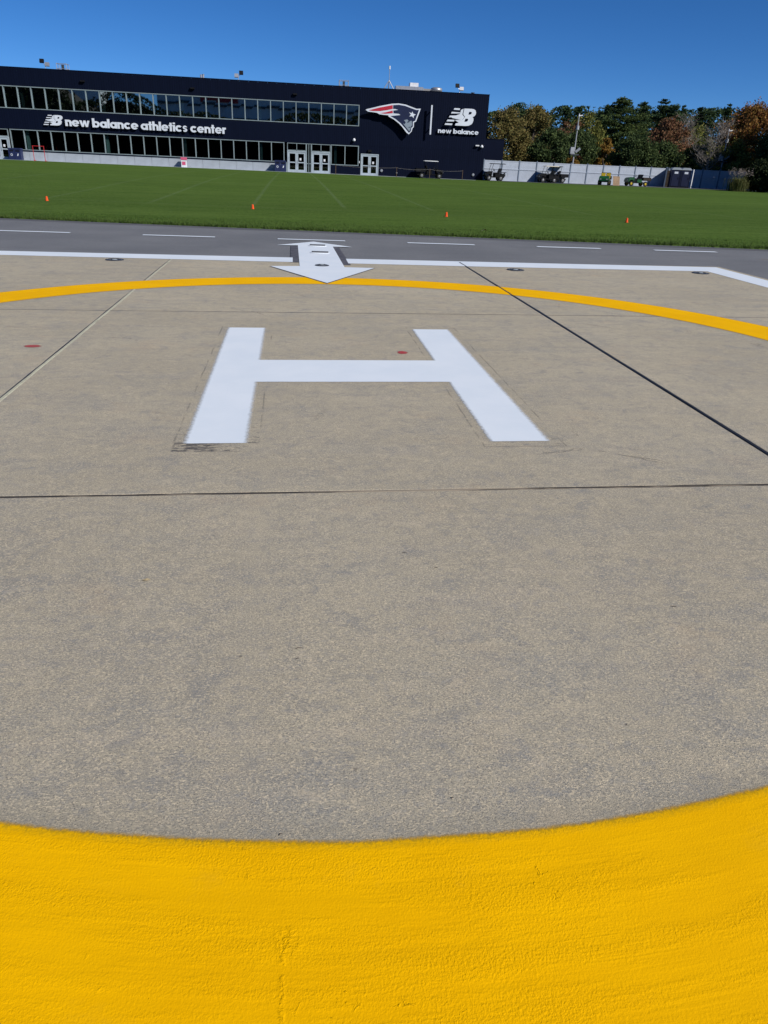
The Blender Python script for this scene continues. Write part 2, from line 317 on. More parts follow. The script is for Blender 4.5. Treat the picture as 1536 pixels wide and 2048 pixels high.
# ------------------------------------------------------------------ mesh helpers
def frame(axis):
    a = Vector(axis).normalized(); t = Vector((0,0,1)) if abs(a.z) < 0.9 else Vector((1,0,0))
    u = a.cross(t).normalized(); return a, u, a.cross(u)
class MB:
    def __init__(s): s.v = []; s.f = []
    def add(s, vs, fs):
        o = len(s.v); s.v += [tuple(q) for q in vs]; s.f += [tuple(i+o for i in f) for f in fs]; return s
    def box(s, x0, x1, y0, y1, z0, z1):
        return s.add([(x0,y0,z0),(x1,y0,z0),(x1,y1,z0),(x0,y1,z0),(x0,y0,z1),(x1,y0,z1),(x1,y1,z1),(x0,y1,z1)],
                     [(0,3,2,1),(4,5,6,7),(0,1,5,4),(1,2,6,5),(2,3,7,6),(3,0,4,7)])
    def bar(s, p0, p1, w, h=None):
        h = h or w; p0, p1 = Vector(p0), Vector(p1); a, u, v = frame(p1-p0); u = u*w/2; v = v*h/2
        return s.add([p0-u-v,p0+u-v,p0+u+v,p0-u+v,p1-u-v,p1+u-v,p1+u+v,p1-u+v], [(0,3,2,1),(4,5,6,7),(0,1,5,4),(1,2,6,5),(2,3,7,6),(3,0,4,7)])
    def cyl(s, p0, p1, r0, r1=None, n=10, caps=True):
        r1 = r0 if r1 is None else r1; p0, p1 = Vector(p0), Vector(p1); a, u, v = frame(p1-p0)
        d = [u*math.cos(2*math.pi*i/n)+v*math.sin(2*math.pi*i/n) for i in range(n)]
        vs = [p0+q*r0 for q in d]+[p1+q*r1 for q in d]
        fs = [(i,(i+1)%n,n+(i+1)%n,n+i) for i in range(n)]
        if caps: fs += [tuple(range(n-1,-1,-1)), tuple(range(n,2*n))]
        return s.add(vs, fs)
    def tube(s, pts, r, n=6):
        for a, b in zip(pts, pts[1:]): s.cyl(a, b, r, r, n)
        return s
    def lathe(s, prof, c=(0,0,0), n=24, axis='z'):
        vs = []; k = len(prof)
        for i in range(n):
            a = 2*math.pi*i/n
            for r, h in prof:
                q = (r*math.cos(a), r*math.sin(a), h) if axis == 'z' else (r*math.cos(a), h, r*math.sin(a))
                vs.append((q[0]+c[0], q[1]+c[1], q[2]+c[2]))
        fs = [(i*k+j, ((i+1)%n)*k+j, ((i+1)%n)*k+j+1, i*k+j+1) for i in range(n) for j in range(k-1)]
        return s.add(vs, fs)
    def poly(s, pts, y0, y1):     # extrude an x-z outline along y
        n = len(pts); vs = [(x, y0, z) for x, z in pts]+[(x, y1, z) for x, z in pts]
        return s.add(vs, [tuple(range(n)), tuple(range(2*n-1, n-1, -1))]+[(i, n+i, n+(i+1)%n, (i+1)%n) for i in range(n)])
    def sheet(s, pts): return s.add(pts, [tuple(range(len(pts)))])
    def mesh(s, name, mat, smooth=False, bevel=0):
        me = bpy.data.meshes.new(name); me.from_pydata(s.v, [], s.f); me.materials.append(mat)
        bm = bmesh.new(); bm.from_mesh(me)
        ng = [f for f in bm.faces if len(f.verts) > 4]
        if ng: bmesh.ops.triangulate(bm, faces=ng)
        bmesh.ops.recalc_face_normals(bm, faces=bm.faces)
        if bevel: bmesh.ops.bevel(bm, geom=list(bm.edges), offset=bevel, segments=2, affect='EDGES', clamp_overlap=True)
        bm.to_mesh(me); bm.free()
        if smooth:
            for q in me.polygons: q.use_smooth = True
        return me
    def build(s, name, mat, parent=None, loc=None, smooth=False, bevel=0):
        return link(name, s.mesh(name, mat, smooth, bevel), parent, loc)
def link(name, me, parent=None, loc=None):
    o = bpy.data.objects.new(name, me); COL.objects.link(o)
    if parent: o.parent = parent
    if loc: o.location = loc
    return o
def tag(o, label=None, cat=None, group=None, kind=None):
    if label: o['label'] = label
    if cat: o['category'] = cat
    if group: o['group'] = group
    if kind: o['kind'] = kind
    return o
def thing(name, label, cat, loc=(0,0,0), rz=0, group=None):
    o = bpy.data.objects.new(name, None); COL.objects.link(o); o.location = loc; o.rotation_euler = (0,0,rz); o.empty_display_size = 0.2
    return tag(o, label, cat, group)
def copy_tree(o, parent=None):
    c = o.copy(); COL.objects.link(c); c.parent = parent
    for ch in list(o.children): copy_tree(ch, c)
    return c

# ------------------------------------------------------------------ terrain
TX = 0.0115
def sm(t): t = max(0.0, min(1.0, t)); return t*t*(3-2*t)
def g(x, y):
    s = sm((y-22)/33.0)
    return TX*max(-40, min(40, x))*(1-s) + (0.2+0.003*max(0, min(60, x-15)))*s
def pz(x, y, dz): return (x, y, TX*x+dz)
def edge_y(x): return 19.27-0.21*max(-45, min(45, x))

# base ground to the horizon
gb = MB(); N = 40
gx = [-1500, -700, -300, -140, -100]+[-80+8*i for i in range(24)]+[130, 200, 400, 800, 1500]
gy = [-1500, -700, -300, -150, -60, -20, 0, 12, 20, 30, 40, 50, 60, 80, 100, 130, 170, 220, 300, 500, 900, 1500]
for yy in gy:
    for xx in gx: gb.v.append((xx, yy, g(xx, yy)-0.12))
for j in range(len(gy)-1):
    for i in range(len(gx)-1):
        a = j*len(gx)+i; gb.f.append((a, a+1, a+1+len(gx), a+len(gx)))
tag(gb.build('ground', MT['soil']), kind='structure')

lb = MB(); lx = [-120+3*i for i in range(81)]; ty = [0, 0.004, 0.02, 0.05, 0.1, 0.15, 0.2, 0.26, 0.32, 0.4, 0.5, 0.6, 0.7, 0.8, 0.9, 1.0]
for xx in lx:
    y0 = edge_y(xx)
    lb.v.append((xx, y0-0.01, g(xx, y0)-0.06))
    for t in ty:
        yy = y0+(91.6-y0)*t; lb.v.append((xx, yy, g(xx, yy)+(0.028 if t > 0 else 0.012)))
k = len(ty)+1
for i in range(len(lx)-1):
    for j in range(k-1): a = i*k+j; lb.f.append((a, a+k, a+k+1, a+1))
tag(lb.build('lawn', MT['grass'], smooth=True), kind='structure')

ab = MB()
axs = [-44+2*i for i in range(45)]
for xx in axs:
    for yy in (-8, 4, 13, edge_y(xx)+0.3): ab.v.append((xx, yy, TX*max(-40, min(40, xx))-0.005))
for i in range(len(axs)-1):
    for j in range(3): a = i*4+j; ab.f.append((a, a+4, a+5, a+1))
tag(ab.build('asphalt_road', MT['asphalt']), kind='structure')

# grass blades along the asphalt edge
fb = MB(); rnd = random.Random(3)
for i in range(26000):
    xx = rnd.uniform(-11, 14); q = rnd.random()**2.2*2.2; yy = edge_y(xx)+q-0.035*rnd.random()
    h = rnd.uniform(0.025, 0.06)*(1.25 if q < 0.25 else 0.9); a = rnd.uniform(0, math.pi); wd = rnd.uniform(0.004, 0.009)
    z0 = g(xx, yy)+0.015; dx, dy = math.cos(a)*wd, math.sin(a)*wd; tx, ty_ = rnd.uniform(-.025, .025), rnd.uniform(-.03, .02)
    fb.add([(xx-dx, yy-dy, z0), (xx+dx, yy+dy, z0), (xx+tx, yy+ty_, z0+h)], [(0, 1, 2)])
MT['blade'] = leaf_mat('grass_blade', [(0.045, 0.085, 0.016), (0.07, 0.12, 0.025), (0.12, 0.16, 0.045)])
fo = link('grass_edge', (lambda me: me)(fb.mesh('grass_edge', MT['blade']))); tag(fo, 'short mown grass blades fringing the lawn along the asphalt', 'grass', kind='stuff')

# concrete pad: slabs with recessed joints
pad = MB(); XS = [-11.76, -6.88, -2.0, 2.88, 7.74]; YS = [-6.4, -1.45, 3.52, 8.50, 13.47]
pad.sheet([pz(XS[0], YS[0], -0.003), pz(XS[-1], YS[0], -0.003), pz(XS[-1], YS[-1], -0.003), pz(XS[0], YS[-1], -0.003)])
padb = pad.build('concrete_pavement', MT['seal_black']); tag(padb, 'tan weathered concrete landing pad paved in large jointed slabs', kind='structure')
GX = {-2.0: 0.013, 2.88: 0.016}; GY = {3.52: 0.010, 8.50: 0.004}
for i in range(4):
    for j in range(4):
        x0, x1 = XS[i]+GX.get(XS[i], 0.006), XS[i+1]-GX.get(XS[i+1], 0.006); y0, y1 = YS[j]+GY.get(YS[j], 0.006), YS[j+1]-GY.get(YS[j+1], 0.006)
        b = MB(); c = [(x0, y0), (x1, y0), (x1, y1), (x0, y1)]
        e = 0.006
        ci = [(x0+e, y0+e), (x1-e, y0+e), (x1-e, y1-e), (x0+e, y1-e)]
        b.add([pz(*q, -0.03) for q in c]+[pz(*q, -0.001) for q in c]+[pz(*q, 0.002) for q in ci],
              [(0, 3, 2, 1), (0, 1, 5, 4), (1, 2, 6, 5), (2, 3, 7, 6), (3, 0, 4, 7), (4, 5, 9, 8), (5, 6, 10, 9), (6, 7, 11, 10), (7, 4, 8, 11), (8, 9, 10, 11)])
        b.build('concrete_slab', MT['concrete'], padb)
def sealant(axis, c, a0, a1, wd, mat, label, top=0.0005, jit=0.3, seed=1):
    r = random.Random(seed); b = MB(); n = int((a1-a0)/0.05); prev = None; wv = 0; wl = wr = wd/2
    for i in range(n+1):
        a = a0+(a1-a0)*i/n; wv = wv*0.9+r.uniform(-1, 1)*wd*0.05
        wl = wl*0.8+0.2*wd/2*(1+r.uniform(-jit, jit)*2); wr = wr*0.8+0.2*wd/2*(1+r.uniform(-jit, jit)*2)
        pts = [(c+wv-wl, -0.0022), (c+wv-wl*0.6, top), (c+wv+wr*0.6, top), (c+wv+wr, -0.0022)]
        for q, h in pts: b.v.append(pz(q, a, 0.002+h) if axis == 'y' else pz(a, q, 0.002+h))
        if i:
            o = i*4
            for k_ in range(3): b.f.append((o-4+k_, o-3+k_, o+1+k_, o+k_))
    o = b.build('joint_sealant', mat, padb); tag(o, label)
    return o
sealant('y', 2.88, -6, 13.4, 0.036, MT['seal_black'], 'wide black tar joint right of the letter', 0.0042, 0.22, 2)
sealant('y', -2.018, -6, 13.4, 0.016, MT['seal_black'], 'thin dark crack beside the pale joint', 0.0004, 0.5, 8)
sealant('y', -2.0, -6, 13.4, 0.034, MT['seal_pale'], 'pale and black weathered joint left of the letter', 0.001, 0.3, 3)
sealant('x', 3.52, -11, 7.7, 0.026, MT['seal_dark'], 'dark cracked joint crossing the pad in front of the letter', 0.0005, 0.35, 4)
sealant('x', 8.50, -11, 7.7, 0.020, MT['seal_black'], 'thin dark joint crossing behind the letter', 0.0004, 0.55, 5)

# ------------------------------------------------------------------ painted markings
PZ = 0.0052
def marking(name, pts_list, mat, label, cat='marking', dz=PZ, group=None):
    b = MB()
    for pts in pts_list: b.sheet([pz(x, y, dz) for x, y in pts])
    return tag(b.build(name, mat), label, cat, group)
# yellow ring
b = MB(); n = 160
for i in range(n):
    a = 2*math.pi*i/n
    for r_ in (4.58, 4.9, 5.36): b.v.append(pz(0.38+r_*math.cos(a), 5.97+r_*math.sin(a), PZ-0.001))
for i in range(n):
    for j in range(2): b.f.append((i*3+j, ((i+1) % n)*3+j, ((i+1) % n)*3+j+1, i*3+j+1))
tag(b.build('painted_ring', MT['yellow']), 'broad thickly painted yellow ring circling the pad', 'marking')
e = 0.03
Hp = [(-.653-e, 4.255-e), (-.297+e, 4.255-e), (-.297+e, 5.615-e), (1.207-e, 5.615-e), (1.207-e, 4.245-e), (1.571+e, 4.245-e), (1.571+e, 7.625+e), (1.207-e, 7.625+e), (1.207-e, 6.305+e), (-.297+e, 6.305+e), (-.297+e, 7.635+e), (-.653-e, 7.635+e)]
marking('painted_letter', [Hp], MT['whiteH'], 'large white letter H painted inside the yellow ring')
# border line with its corner, broken at the arrow
def lf(x): return 13.62-0.0345*x          # far edge
def ln_(x): return 12.99-0.050*x if x < 3 else 12.84-0.022*(x-3)-0.0   # near edge
seg = [-12, -8, -4.7, -2, -0.02]
marking('border_line', [[(x, ln_(x)) for x in seg]+[(x, lf(x)) for x in reversed(seg)]], MT['white'], 'white border line running left from the double arrow')
seg = [0.90, 3, 5, 7.13]
marking('border_line', [[(x, ln_(x)) for x in seg]+[(7.2, -6.0), (7.63, -6.0), (7.62, lf(7.62))]+[(x, lf(x)) for x in reversed(seg[:-1])]], MT['white'], 'white border line turning the corner right of the double arrow')
marking('blockout_patch', [[(-0.06, 12.95), (0.09, 12.95), (0.075, 15.58), (-0.06, 15.60)]], MT['blackpaint'], 'dark blockout strip on the left side of the double arrow shaft', dz=0.0040)
marking('blockout_patch', [[(0.80, 12.72), (0.93, 12.72), (0.88, 15.52), (0.77, 15.52)]], MT['blackpaint'], 'dark blockout strip on the right side of the double arrow shaft', dz=0.0040)
marking('blockout_patch', [[(0.452, 10.64), (1.30, 12.385), (1.25, 12.35), (0.46, 10.72), (-0.33, 12.37), (-0.385, 12.40)]], MT['blackpaint'], 'thin dark edging under the near head of the double arrow', dz=0.0066)
arrow = [(0.455, 10.70), (1.284, 12.385), (0.805, 12.42), (0.765, 15.52), (1.15, 15.51), (0.41, 16.44), (-0.335, 15.60), (0.08, 15.64), (0.09, 12.47), (-0.372, 12.41)]
marking('double_arrow', [arrow], MT['white'], 'white double headed arrow pointing from the pad to the lawn', dz=0.0088)
dx_ = [(-6.9, -4.68), (-3.17, -1.66), (-0.34, 1.09), (2.42, 3.86), (5.21, 6.59), (7.76, 9.13), (10.4, 11.8)]
dl = ['partly worn white dash at the left end of the dashed line', 'second white dash of the dashed line from the left', 'white dash just beyond the far tip of the double arrow', 'first white dash right of the double arrow', 'second white dash right of the double arrow', 'third white dash right of the double arrow', 'white dash at the far right end of the dashed line']
for (x0, x1), l in zip(dx_, dl):
    fy = lambda x: 16.89-0.085*x
    o = marking('road_dash', [[(x0, fy(x0)-.075), (x1, fy(x1)-.075), (x1, fy(x1)+.085), (x0, fy(x0)+.085)]], MT['worn'], l, dz=0.0042, group='dashes along the asphalt')
def spot_mat(cx, cy, rx_, ry_):
    M = Mat('red_spray_paint', 0.7, 0.2); p = M.pos(); x, y, z = M.xyz(p)
    dx = (x-cx)/rx_; dy = (y-cy)/ry_; d = (dx*dx+dy*dy).sqrt()+(M.noise(p, 22, 4, 0.7)-0.5)*0.6
    M.col(M.mix(M.noise(p, 14, 3).step(.3, .7), (0.44, 0.05, 0.06), (0.38, 0.08, 0.08))); M.alpha(d.step(1.05, 0.75)*0.85); return M.m
for cx, cy, rx_, ry_, l in ((-2.27, 6.77, .075, .055, 'red spray paint spot left of the pale joint'), (0.965, 6.60, .05, .06, 'red spray paint spot between the legs of the white letter')):
    marking('paint_spot', [[(cx-.16, cy-.2), (cx+.16, cy-.2), (cx+.16, cy+.2), (cx-.16, cy+.2)]], spot_mat(cx, cy, rx_, ry_), l)

# in-ground lights
def inset_light(x, y, label, r=0.145, dz=0.003, slit=False):
    t = thing('inset_light', label, 'light', pz(x, y, dz), 0, 'lights set flush in the pad edge')
    if not slit:
        MB().lathe([(0, -.01), (r, -.01), (r, .004), (r*.92, .009), (r*.55, .012), (r*.52, .006), (0, .006)], n=28).build('rim', MT['iron'], t)
        MB().lathe([(0, .016), (r*.2, .015), (r*.32, .007)], n=20).build('lens', MT['lens'], t, smooth=True)
        for k_ in range(6):
            a = k_*math.pi/3; MB().cyl((r*.74*math.cos(a), r*.74*math.sin(a), .009), (r*.74*math.cos(a), r*.74*math.sin(a), .014), .008, n=6).build('bolt', MT['galv'], t)
        MB().bar((-r*.42, 0, .017), (r*.42, 0, .017), .02, .008).build('guard_bar', MT['iron'], t)
    else:
        pts = [(r*math.cos(a), r*.55*math.sin(a)) for a in [2*math.pi*i/24 for i in range(24)]]
        b = MB(); b.add([(q[0], q[1], 0) for q in pts]+[(q[0]*.9, q[1]*.85, .010) for q in pts], [(i, (i+1) % 24, 24+(i+1) % 24, 24+i) for i in range(24)]+[tuple(range(24, 48))])
        b.build('rim', MT['white'], t); MB().cyl((-r*.8, -.02, .0115), (r*.8, -.02, .0115), .022, n=8).build('lens', MT['iron'], t)
inset_light(-2.85, 12.87, 'round flush light in the concrete below the left border line')
inset_light(3.64, 12.50, 'round flush light just right of the black joint by the border line')
inset_light(6.88, 12.50, 'round flush light near the corner of the border line')
inset_light(0.45, 12.58, 'round flush light in the near end of the arrow shaft', .115, .0095)
inset_light(0.475, 14.36, 'paint covered flush light halfway up the arrow shaft', .19, .0095, True)
inset_light(0.465, 15.57, 'paint covered flush light in the far head of the arrow', .19, .0095, True)

# ------------------------------------------------------------------ building
BX, BY = 21.62, 91.89
T0 = 8.85
bld = thing('athletics_building', 'long navy two storey sports building with two bands of windows', 'building', (BX, BY, 0))
L0 = -62.0
def part(name, mat, *boxes, parent=bld):
    b = MB()
    for q in boxes: b.box(*q)
    return b.build(name, MT[mat], parent)
# backing shell behind the siding (front face 6 cm back), openings left free
part('wall_core', 'navy_dark', (L0, -14.35, .06, .30, 7.17, 8.75), (L0, -14.35, .06, .30, 3.16, 5.13), (-14.30, -0.06, .06, .30, 2.45, 8.75), (-12.02, -0.06, .06, .30, .1, 2.449), (-17.5, -14.12, .06, .30, .1, 1.17))
part('end_wall', 'navy', (-.05, 0.0, .065, 40, .1, 8.84)); part('rear_wall', 'navy_dark', (L0, -.06, 39.7, 40, .1, 8.8)); part('left_wall', 'navy_dark', (L0-.2, L0, .06, 40, .1, 8.8))
part('roof_deck', 'roofgrey', (L0, -.06, .31, 39.6, 8.4, 8.55))
part('parapet_cap', 'navy', (L0-.2, .03, -.03, .32, 8.853, 8.90))
def band(x0, x1, z0, z1, name='wall_panel', pw=1.0, mat='navy'):
    n = max(1, round((x1-x0)/pw)); wdt = (x1-x0)/n
    me = MB().box(0.006, wdt-0.006, 0, .055, z0, z1)
    # shallow ribs
    for k_ in range(1, 4): me.box(wdt*k_/4-.012, wdt*k_/4+.012, -.012, .001, z0+.002, z1-.002)
    me = me.mesh(name, MT[mat])
    for i in range(n): link(name, me, bld, (x0+i*wdt, 0, 0))
band(L0, -14.316, 7.20, 8.85); band(L0, -14.316, 3.20, 5.10); band(-14.31, 0.0, 3.20, 8.85); band(-11.98, 0.0, .18, 3.19); band(-14.31, -11.99, 2.47, 3.19); band(-17.44, -14.12, .18, 1.15)
# base wall below the lower windows
n = 16; x0, x1 = -51.45, -22.42; wdt = (x1-x0)/n
bme = MB().box(0.01, wdt-.01, -.02, .10, .16, 1.08).mesh('base_panel', MT['basewall'])
for i in range(n): link('base_panel', bme, bld, (x0+i*wdt, 0, 0))
part('base_backing', 'navy_dark', (L0, -22.42, .101, .3, .1, 1.16)); part('sill_band', 'navy', (-51.45, -22.42, -.05, .10, 1.085, 1.20))
# interior
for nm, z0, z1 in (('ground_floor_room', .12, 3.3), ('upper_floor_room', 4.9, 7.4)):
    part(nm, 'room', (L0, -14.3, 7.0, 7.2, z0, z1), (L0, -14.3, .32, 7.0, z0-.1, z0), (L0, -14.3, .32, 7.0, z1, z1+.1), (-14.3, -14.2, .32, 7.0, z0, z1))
for u in (-57.9, -49.7, -41.5, -33.3, -25.1, -16.9):
    part('column', 'teal', (u-.14, u+.14, .42, .75, .12, 3.3)); part('column', 'teal', (u-.10, u+.10, .42, .75, 4.9, 7.4))
part('jamb', 'teal', (-14.42, -14.36, .14, .3, 1.25, 3.1)); part('jamb', 'teal', (-14.42, -14.36, .14, .3, 5.25, 7.05))
# windows
def rowm(us, z0, z1, glass, gy=.16):
    for u in us: part('mullion', 'alu', (u-.045, u+.045, -.015, .20, z0+.06, z1-.06))
    part('window_rail', 'alu', (us[0]-.05, us[-1]+.05, -.03, .22, z1-.055, z1+.02)); part('window_rail', 'alu', (us[0]-.05, us[-1]+.05, -.035, .22, z0-.02, z0+.055))
    for a, c in zip(us, us[1:]):
        r = random.uniform(-.004, .004)
        b = MB().add([(a+.045, gy+r, z0+.05), (c-.045, gy-r, z0+.05), (c-.045, gy-r*.5, z1-.05), (a+.045, gy+r*.5, z1-.05)], [(0, 1, 2, 3)])
        b.add([(a+.045, gy+.02, z0+.05), (c-.045, gy+.02, z0+.05), (c-.045, gy+.02, z1-.05), (a+.045, gy+.02, z1-.05)], [(0, 1, 2, 3)]) if False else None
        b.build('window_pane', MT[glass], bld)
up = [-14.40-1.368*k_ for k_ in range(34, -1, -1)]; rowm(up, 5.13, 7.17, 'glass_up')
lo = [-22.60-1.365*k_ for k_ in range(21, -1, -1)]; rowm(lo, 1.22, 3.16, 'glass')
rowm([-17.38, -15.86, -14.36], 1.17, 3.16, 'glass')
def double_door(x0, x1, z0, z1, nm='entrance_door', transom=True, top=3.16):
    w_ = x1-x0; d = part(nm, 'doorframe', (x0, x0+.09, -.03, .15, z0, z1), (x1-.09, x1, -.03, .15, z0, z1), (x0+.09, x1-.09, -.03, .15, z1-.10, z1))
    for s_ in (0, 1):
        a = x0+.095+s_*(w_/2-.095); c = a+w_/2-.10
        lf_ = part('door_leaf', 'doorframe', (a, a+.16, 0, .07, z0+.02, z1-.11), (c-.16, c, 0, .07, z0+.02, z1-.11), (a+.16, c-.16, 0, .07, z0+.02, z0+.27), (a+.16, c-.16, 0, .07, z1-.28, z1-.11), (a+.16, c-.16, 0, .07, z0+.95, z0+1.06), parent=d)
        for q0, q1 in ((z0+.27, z0+.95), (z0+1.06, z1-.28)): part('pane', 'glass', (a+.16, c-.16, .03, .04, q0, q1), parent=d)
        hx = c-.10 if s_ == 0 else a+.10
        MB().tube([(hx, -.01, z0+.85), (hx, -.07, z0+.88), (hx, -.07, z0+1.2), (hx, -.01, z0+1.23)], .015).build('handle', MT['galv'], d)
        if s_ == 1: part('notice', 'whiteplastic', (a+.30, a+.50, .022, .028, z0+1.22, z0+1.45), parent=d)
    if transom:
        part('transom_bar', 'alu', (x0, x1, -.02, .16, top-.06, top), (x0, x0+.06, -.02, .16, z1+.005, top-.06), (x1-.06, x1, -.02, .16, z1+.005, top-.06), ((x0+x1)/2-.03, (x0+x1)/2+.03, -.02, .16, z1+.005, top-.06), (x0+.06, x1-.06, -.02, .16, z1+.005, z1+.09))
        for q0, q1 in ((x0+.06, (x0+x1)/2-.03), ((x0+x1)/2+.03, x1-.06)): part('window_pane', 'glass', (q0, q1, .08, .09, z1+.09, top-.06))
double_door(-22.24, -20.15, .22, 2.38); double_door(-19.58, -17.47, .22, 2.38); double_door(-14.08, -12.06, .20, 2.42, transom=False); double_door(-53.45, -51.5, .22, 2.42)
part('side_light', 'alu', (-20.145, -20.08, -.02, .16, .22, 3.16), (-19.65, -19.585, -.02, .16, .22, 3.16), (-19.90, -19.84, -.02, .16, .30, 3.10), (-20.08, -19.65, -.02, .16, .22, .30), (-20.08, -19.65, -.02, .16, 1.12, 1.19), (-20.08, -19.65, -.02, .16, 3.10, 3.16))
part('window_pane', 'glass', (-20.08, -19.65, .08, .09, .3, 3.1)); part('window_pane', 'glass', (-22.55, -22.26, .08, .09, .25, 3.1)); part('side_light', 'alu', (-22.42, -22.26, -.01, .12, .2, 1.2))
part('window_pane', 'glass', (L0, -53.5, .08, .09, .2, 3.15))
# wall lamps and vents
for u, z in ((-43.28, 7.93), (-32.12, 7.85), (-21.35, 7.85), (-54.5, 7.95)): 
    o = MB().box(u-.22, u+.22, -.22, .0, z-.07, z+.09).box(u-.18, u+.18, -.26, -.2201, z-.05, z+.03).build('wall_lamp', MT['black'], bld)
def dome(u, z, k=1):
    o = MB().lathe([(0, .16), (.09, .14), (.15, .05), (.17, -.06), (.13, -.12), (0, -.13)], (u, -.20, z), 12).box(u-.05, u+.05, -.06, 0, z-.02, z+.08).build('wall_lamp', MT['whiteplastic'], bld, smooth=False)
    tag(o, 'small white dome lamp on the navy wall')
dome(-14.89, 3.75); dome(-.42, 3.72)
part('wall_lamp', 'whiteplastic', (-1.15, -.75, -.28, -.01, 3.73, 3.85)); part('wall_lamp', 'black', (-13.3, -12.9, -.2, 0, 2.62, 2.84)); part('card_reader', 'whiteplastic', (-14.27, -14.19, -.05, 0, 1.45, 1.65))
for u, z, r_ in ((-11.7, .78, .16), (-1.12, .78, .16), (-9.97, .62, .09)):
    MB().lathe([(0, -.12), (r_*.8, -.11), (r_, -.04), (r_, 0)], (u, 0, z), 14, 'y').build('wall_vent', MT['galv'], bld)
# annex
anx = part('annex_wall', 'navy', (0.05, 2.95, 3.0, 22, .1, 4.60)); part('annex_cap', 'navy', (.03, 2.99, 2.96, 22, 4.603, 4.66))
tag(anx, 'lower navy block at the right end')

# ------------------------------------------------------------------ signs
def arcpts(cx, cy, r, a0, a1, n): return [(cx+r*math.cos(R(a0+(a1-a0)*i/n)), cy+r*math.sin(R(a0+(a1-a0)*i/n))) for i in range(n+1)]
W_ = 0.30
def ring(cx, cy, ro, ri, a0, a1, n=20): return ('ring', cx, cy, ro, ri, a0, a1, n)
def rect(x0, y0, x1, y1): return ('poly', [(x0, y0), (x1, y0), (x1, y1), (x0, y1)])
GL = {
 'n': (.88, [rect(0, 0, W_, 1), ring(.44, .56, .44, .14, 0, 180), rect(.58, 0, .88, .56)]),
 'h': (.88, [rect(0, 0, W_, 1.42), ring(.44, .56, .44, .14, 0, 180), rect(.58, 0, .88, .56)]),
 'e': (1.02, [ring(.51, .5, .51, .21, -2, 322, 26), rect(.2, .41, .98, .58)]),
 'c': (.95, [ring(.51, .5, .51, .21, 42, 318, 24)]),
 'a': (1.02, [ring(.5, .5, .5, .20, 0, 360, 28), rect(.72, 0, 1.02, 1)]),
 'b': (1.02, [ring(.52, .5, .5, .20, 0, 360, 28), rect(0, 0, W_, 1.42)]),
 'l': (W_, [rect(0, 0, W_, 1.42)]),
 'i': (W_, [rect(0, 0, W_, 1), rect(0, 1.14, W_, 1.40)]),
 't': (.56, [rect(.14, 0, .44, 1.34), rect(0, .78, .56, 1.0)]),
 'r': (.54, [rect(0, 0, W_, 1), ring(.46, .54, .46, .16, 78, 180, 10)]),
 's': (.78, [ring(.39, .70, .30, .07, 15, 272, 16), ring(.39, .30, .30, .07, 195, 452, 16)]),
 'w': (1.42, [('poly', [(0, 1), (.27, 1), (.44, .38), (.60, 1), (.83, 1), (.98, .38), (1.15, 1), (1.42, 1), (1.12, 0), (.86, 0), (.71, .55), (.56, 0), (.30, 0)])]),
}
def text_sign(root, s, x0, x1, zb, xh, y0=-.14, y1=-.24, gap=.05, space=.34, mat='letter'):
    tot = sum((space if ch == ' ' else GL[ch][0]+gap) for ch in s)-gap
    kx = (x1-x0)/tot; x = x0
    for ch in s:
        if ch == ' ': x += space*kx; continue
        wd, pcs = GL[ch]; b = MB()
        for i, pc in enumerate(pcs):
            f0 = y1-.004*i
            if pc[0] == 'ring':
                _, cx, cy, ro, ri, a0, a1, n_ = pc
                o_ = arcpts(cx, cy, ro, a0, a1, n_); q_ = arcpts(cx, cy, ri, a0, a1, n_)
                for k_ in range(n_):
                    quad = [o_[k_], o_[k_+1], q_[k_+1], q_[k_]]
                    b.add([(x+px*kx, yy, zb+py*xh) for yy in (f0, y0) for px, py in quad], [(0, 1, 2, 3), (0, 4, 5, 1), (2, 6, 7, 3)]+([(1, 5, 6, 2)] if k_ == n_-1 else [])+([(3, 7, 4, 0)] if k_ == 0 else []))
            else: b.poly([(x+px*kx, zb+py*xh) for px, py in pc[1]], f0, y0)
        b.build('letter', MT[mat], root); x += (wd+gap)*kx
NBP = {
's1': [(-3.9, 7.37), (-3.27, 7.37), (-3.31, 7.2), (-3.98, 7.22)], 's2': [(-4.18, 7.0), (-3.24, 6.98), (-3.09, 6.89), (-4.25, 6.83)],
's3': [(-4.36, 6.62), (-2.88, 6.71), (-2.82, 6.55), (-4.47, 6.44)], 's4': [(-4.59, 6.22), (-3.8, 6.23), (-3.87, 6.06), (-4.7, 6.04)],
's5': [(-4.81, 5.86), (-4.01, 5.86), (-4.07, 5.69), (-4.89, 5.69)],
'nd': [(-3.17, 7.22), (-2.87, 7.36), (-2.97, 6.77), (-2.70, 6.54), (-2.98, 6.23), (-4.1, 6.40), (-4.16, 6.49), (-3.23, 6.83)],
'b': [(-2.79, 7.38), (-1.98, 7.39), (-1.72, 7.36), (-1.53, 7.26), (-1.44, 7.05), (-1.47, 6.86), (-1.60, 6.69), (-1.80, 6.59), (-1.69, 6.46), (-1.67, 6.28), (-1.75, 6.02), (-1.90, 5.85), (-2.15, 5.73), (-2.5, 5.68), (-3.71, 5.68), (-3.66, 5.88), (-3.3, 5.96), (-3.78, 6.22), (-2.92, 6.25), (-2.64, 6.56), (-2.88, 6.82)],
'h1': [(-2.22, 7.09), (-2.0, 7.09), (-1.92, 7.03), (-1.97, 6.90), (-2.08, 6.83), (-2.30, 6.82)], 'h2': [(-2.58, 6.40), (-2.34, 6.40), (-2.27, 6.33), (-2.33, 6.18), (-2.45, 6.11), (-2.70, 6.10)]}
